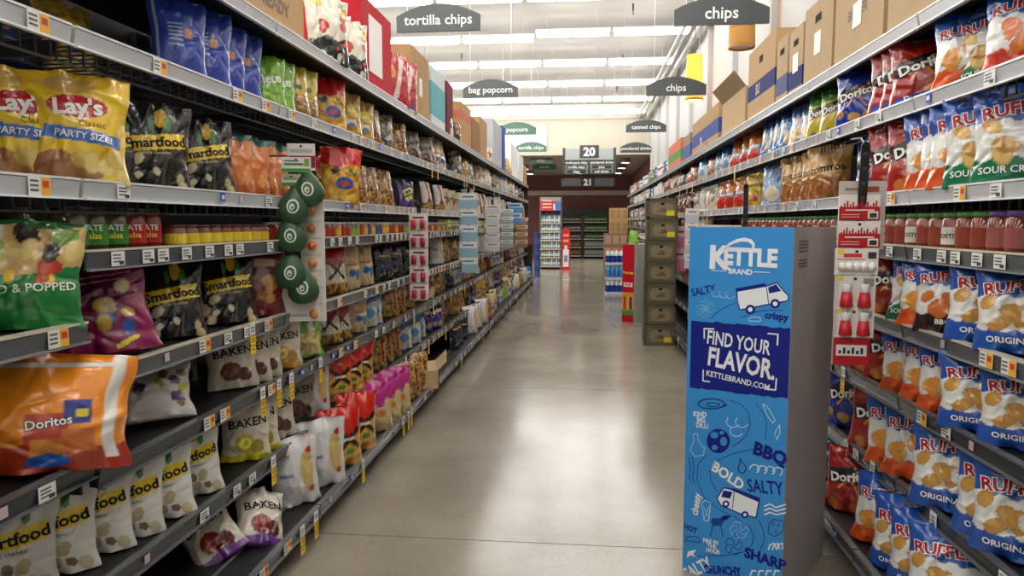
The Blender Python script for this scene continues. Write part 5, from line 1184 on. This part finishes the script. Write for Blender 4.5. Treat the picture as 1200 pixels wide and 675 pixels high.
# blue packs of bottles
bp = MB()
for z in range(3):
    for i in range(4):
        x = -.13+.087*i; c = (226, 230, 236) if z != 1 else (84, 150, 214)
        bp.lathe([(0, .29*z), (.04, .29*z), (.042, .29*z+.2), (.03, .29*z+.26), (0, .29*z+.285)], c, 10, cx=x, cy=0.04)
        bp.lathe([(.0425, .29*z+.05), (.0425, .29*z+.17)], (40, 70, 160) if z != 1 else (70, 140, 210), 10, cx=x, cy=.04)
for z in range(3):
    t = empty('bottle_pack', (.60, 13.95, .29*z), R(5)); tag(t, ('blue and white bottle pack at stack bottom', 'sky blue bottle pack in stack middle', 'blue and white bottle pack on stack top')[z]+' by red display', 'bottle pack')
    for i in range(4):
        for j in range(2):
            c = (226, 230, 236) if z != 1 else (96, 160, 220); m = MB()
            m.lathe([(0, 0), (.04, 0), (.042, .2), (.03, .255), (0, .28)], c, 10); m.lathe([(.0428, .05), (.0428, .18)], (40, 70, 160) if z != 1 else (70, 140, 210), 10)
            m.build('bottle', 'plastic', t, (-.13+.087*i, .04+.087*j, 0), smooth=True)
    MB().box(-.18, .18, -.006, .14, .0, .045, (206, 214, 226)).build('tray', 'card', t)
# cardboard pallets further on
def goods(name, x0, x1, y, d, z0, z1, col, label, eggs_=False):
    t = empty(name, ((x0+x1)/2, y, z0)); tag(t, label, 'carton stack' if not eggs_ else 'tray'); w_ = x1-x0; h = z1-z0
    MB().box(-w_/2, w_/2, 0, d, 0, h, col).build('carton', 'card', t)
    f = MB(); n = 3
    for i in range(n): f.box(-w_/2+w_*(i+.12)/n, -w_/2+w_*(i+.88)/n, -.006, 0, h*.15, h*.85, tuple(min(255, c+34) for c in col) if eggs_ else tuple(int(c*.85) for c in col))
    f.build('label_panel', 'print', t)
X0 = .40
for i in range(6):
    z0 = .0+.29*i; c = ((170, 130, 96), (150, 122, 100), (176, 120, 90), (150, 120, 96), (190, 150, 104), (196, 156, 108))[i]
    lbs = ('lowest brown carton of the far pallet stack', 'grey-brown tray carton, second of the far pallet stack', 'orange-brown tray carton, third of far pallet stack', 'pale tray carton, fourth of the far pallet stack', 'tan cardboard box, fifth of far pallet stack', 'topmost tan cardboard box of the far pallet stack')[i]
    a = P3(708, 300, 16.4)[0]; b = P3(735, 300, 16.4)[0]
    if i >= 4: a += .12
    goods('stock_carton', a, b, 16.4, .5, z0, z0+.285, c, lbs, i < 4)

# ------------------------------------------------------------------ end-cap with bottles and the dark back shelves
YE = 21.4
a, b = P3(633, 300, YE), P3(657, 300, YE); w_ = b[0]-a[0]; zt = P3(640, 231, YE)[2]
t = empty('bottle_shelf_unit', ((a[0]+b[0])/2, YE, 0)); tag(t, 'grey end-of-aisle shelf unit with red and blue header and bottle rows', 'shelving')
MB().box(-w_/2, w_/2, .4, .45, 0, zt, (120, 118, 114)).build('back_panel', 'metal', t)
for s in (-1, 1): MB().box(s*w_/2-.02, s*w_/2+.02, 0, .45, 0, zt, (96, 94, 92)).build('side_panel', 'metal', t)
zh = P3(640, 247, YE)[2]
h_ = MB().box(-w_/2, w_/2, -.03, 0, zh, zt-.12, (196, 60, 64)).box(w_*.22, w_/2, -.034, -.03, zh, zt-.12, (84, 110, 190)).box(w_*.12, w_*.22, -.036, -.03, zh+.02, zt-.2, (222, 200, 180))
for i in range(3): h_.box(-w_*.4, w_*.05, -.034, -.03, zh+.08+.1*i, zh+.12+.1*i, (236, 190, 180))
h_.build('header_sign', 'print', t); MB().box(-w_/2, w_/2, -.03, .45, zt-.12, zt, (150, 146, 140)).build('canopy', 'metal', t)
bot_m = {}
for nm, c in (('blue', (110, 150, 186)), ('green', (150, 176, 130)), ('white', (206, 216, 220))):
    bot_m[nm] = MB().lathe([(0, 0), (.034, 0), (.035, .14), (.02, .2), (.014, .22)], c, 8).lathe([(.0355, .04), (.0355, .11)], (226, 230, 230), 8).lathe([(.016, .22), (.016, .245), (0, .245)], (50, 80, 150), 8).mesh('bottle', 'plastic', True)
for k in range(6):
    z = .1+ (zh-.2)*k/6
    s_ = MB().box(-w_/2, w_/2, 0, .4, -.03, 0, (90, 88, 86)).box(-w_/2, w_/2, -.012, 0, -.04, .008, (190, 180, 160)).build('shelf', 'metal', t, (0, 0, z))
    for i in range(8):
        nm = 'green' if i < 3 else 'blue' if (i+k) % 2 else 'white'
        tag(put('bottle', bot_m[nm], None, (t.location.x-w_/2+.05+(w_-.1)*i/7, YE+.06, z)), '%s-tinted bottle on %s shelf of the end-cap' % (nm, ('bottom', 'second', 'third', 'fourth', 'fifth', 'top')[k]), 'bottle', '%s bottles on end-cap shelf %s' % (nm, 'abcdef'[k]))
# blue stack at the end of the run
a = P3(629.5, 300, 18.2)
t = empty('blue_can_tower', (a[0], 18.2, 0)); tag(t, 'dark blue stacked can tower beside the end post', 'display')
for i in range(8): MB().lathe([(0, 0), (.075, 0), (.075, .14), (0, .14)], (50, 66, 130) if i % 2 else (70, 86, 150), 10, ).build('can_tier', 'print', t, (0, 0, .145*i))
# red bottle-shaped standee
a = P3(663, 316, 21.0)
t = empty('red_standee', (a[0], 21.0, 0)); tag(t, 'narrow red standing display with white bottle picture', 'display'); hz = P3(663, 268, 21.)[2]
MB().box(-.115, .115, 0, .2, 0, hz, (196, 40, 36)).build('body', 'print', t)
f = MB().box(-.085, .085, -.006, 0, hz*.08, hz*.5, (226, 224, 226)).box(-.05, .05, -.009, -.006, hz*.2, hz*.36, (110, 140, 190)).box(-.04, .04, -.006, 0, hz*.5, hz*.6, (226, 220, 220))
for i in range(2): f.box(-.08, .08, -.006, 0, hz*(.68+.13*i), hz*(.74+.13*i), (232, 150, 130))
f.build('printed_front', 'print', t)
# dark shelves at the back wall with dark green bottles
YW = 27.9
for q, (xa, xb) in enumerate(((658, 682), (683, 712))):
    a, b = P3(xa, 300, YW), P3(xb, 300, YW); w_ = b[0]-a[0]
    t = empty('back_shelf_unit', ((a[0]+b[0])/2, YW, 0)); tag(t, 'dark shelf unit at the back wall ' + ('behind the red standee' if q == 0 else 'with a grey lower crate row'), 'shelving')
    MB().box(-w_/2, w_/2, .55, .6, 0, 1.95, (44, 42, 42)).build('back_panel', 'metal', t)
    for s in (-1, 1): MB().box(s*(w_/2-.02)-.02, s*(w_/2-.02)+.02, 0, .55, 0, 1.7, (38, 38, 38)).build('side_panel', 'metal', t)
    for k in range(5):
        z = .12+.33*k; s_ = MB().box(-w_/2+.04, w_/2-.04, 0, .55, -.03, 0, (46, 46, 46)).box(-w_/2+.04, w_/2-.04, -.012, 0, -.04, .0, (150, 150, 146)).build('shelf', 'metal', t, (0, 0, z))
    n = 11 if q else 9; gb = MB().lathe([(0, 0), (.036, 0), (.036, .17), (.014, .24), (.014, .30), (0, .30)], (44, 78, 44) if q else (70, 60, 56), 8).lathe([(.037, .05), (.037, .13)], (120, 150, 100) if q else (140, 130, 120), 8).mesh('bottle', 'glass', True)
    for k in (2, 3, 4):
        for i in range(n):
            tag(put('bottle', gb, None, (t.location.x-w_/2+.1+(w_-.2)*i/(n-1), YW+.1, .12+.33*k)), '%s bottle on %s of the back wall shelves' % ('dark green' if q else 'dark brown', {2: 'middle row', 3: 'second row', 4: 'top row'}[k]), 'bottle', 'back wall %s bottles row %s' % ('green' if q else 'brown', 'abcde'[k]))
    for k in (0, 1):
        c = MB().box(-.12, .12, 0, .3, 0, .24, (96, 100, 94) if q else (70, 56, 46)).box(-.1, .1, -.004, 0, .06, .18, (120, 126, 118) if q else (110, 86, 60)).mesh('stock_case', 'card')
        for i in range(4 if q else 3): tag(put('stock_case', c, None, (t.location.x-w_/2+.18+(w_-.36)*i/(3 if q else 2), YW+.03, .12+.33*k)), '%s case on the %s of the back wall shelves' % ('grey' if q else 'brown', 'bottom' if k == 0 else 'second level'), 'case', 'back cases %d %d' % (q, k))
# open cardboard tray on the base deck of the popcorn run
P = pxY(498, -1.22); t = empty('torn_box', (-1.24, P, .147), R(15)); tag(t, 'torn open cardboard box on the base deck', 'box')
MB().box(-.16, .1, -.2, .2, 0, .14, (196, 168, 130)).build('carton', 'card', t)
f = MB(); f.add([(.1, -.2, .14), (.1, .2, .14), (.19, .18, .23), (.17, -.16, .2), (.097, -.2, .14), (.097, .2, .14), (.187, .18, .233), (.167, -.16, .203)], [(0, 1, 2, 3), (7, 6, 5, 4), (0, 4, 5, 1), (1, 5, 6, 2), (2, 6, 7, 3), (3, 7, 4, 0)], (206, 180, 142)); f.build('open_flap', 'card', t)
bpy.context.view_layer.update()
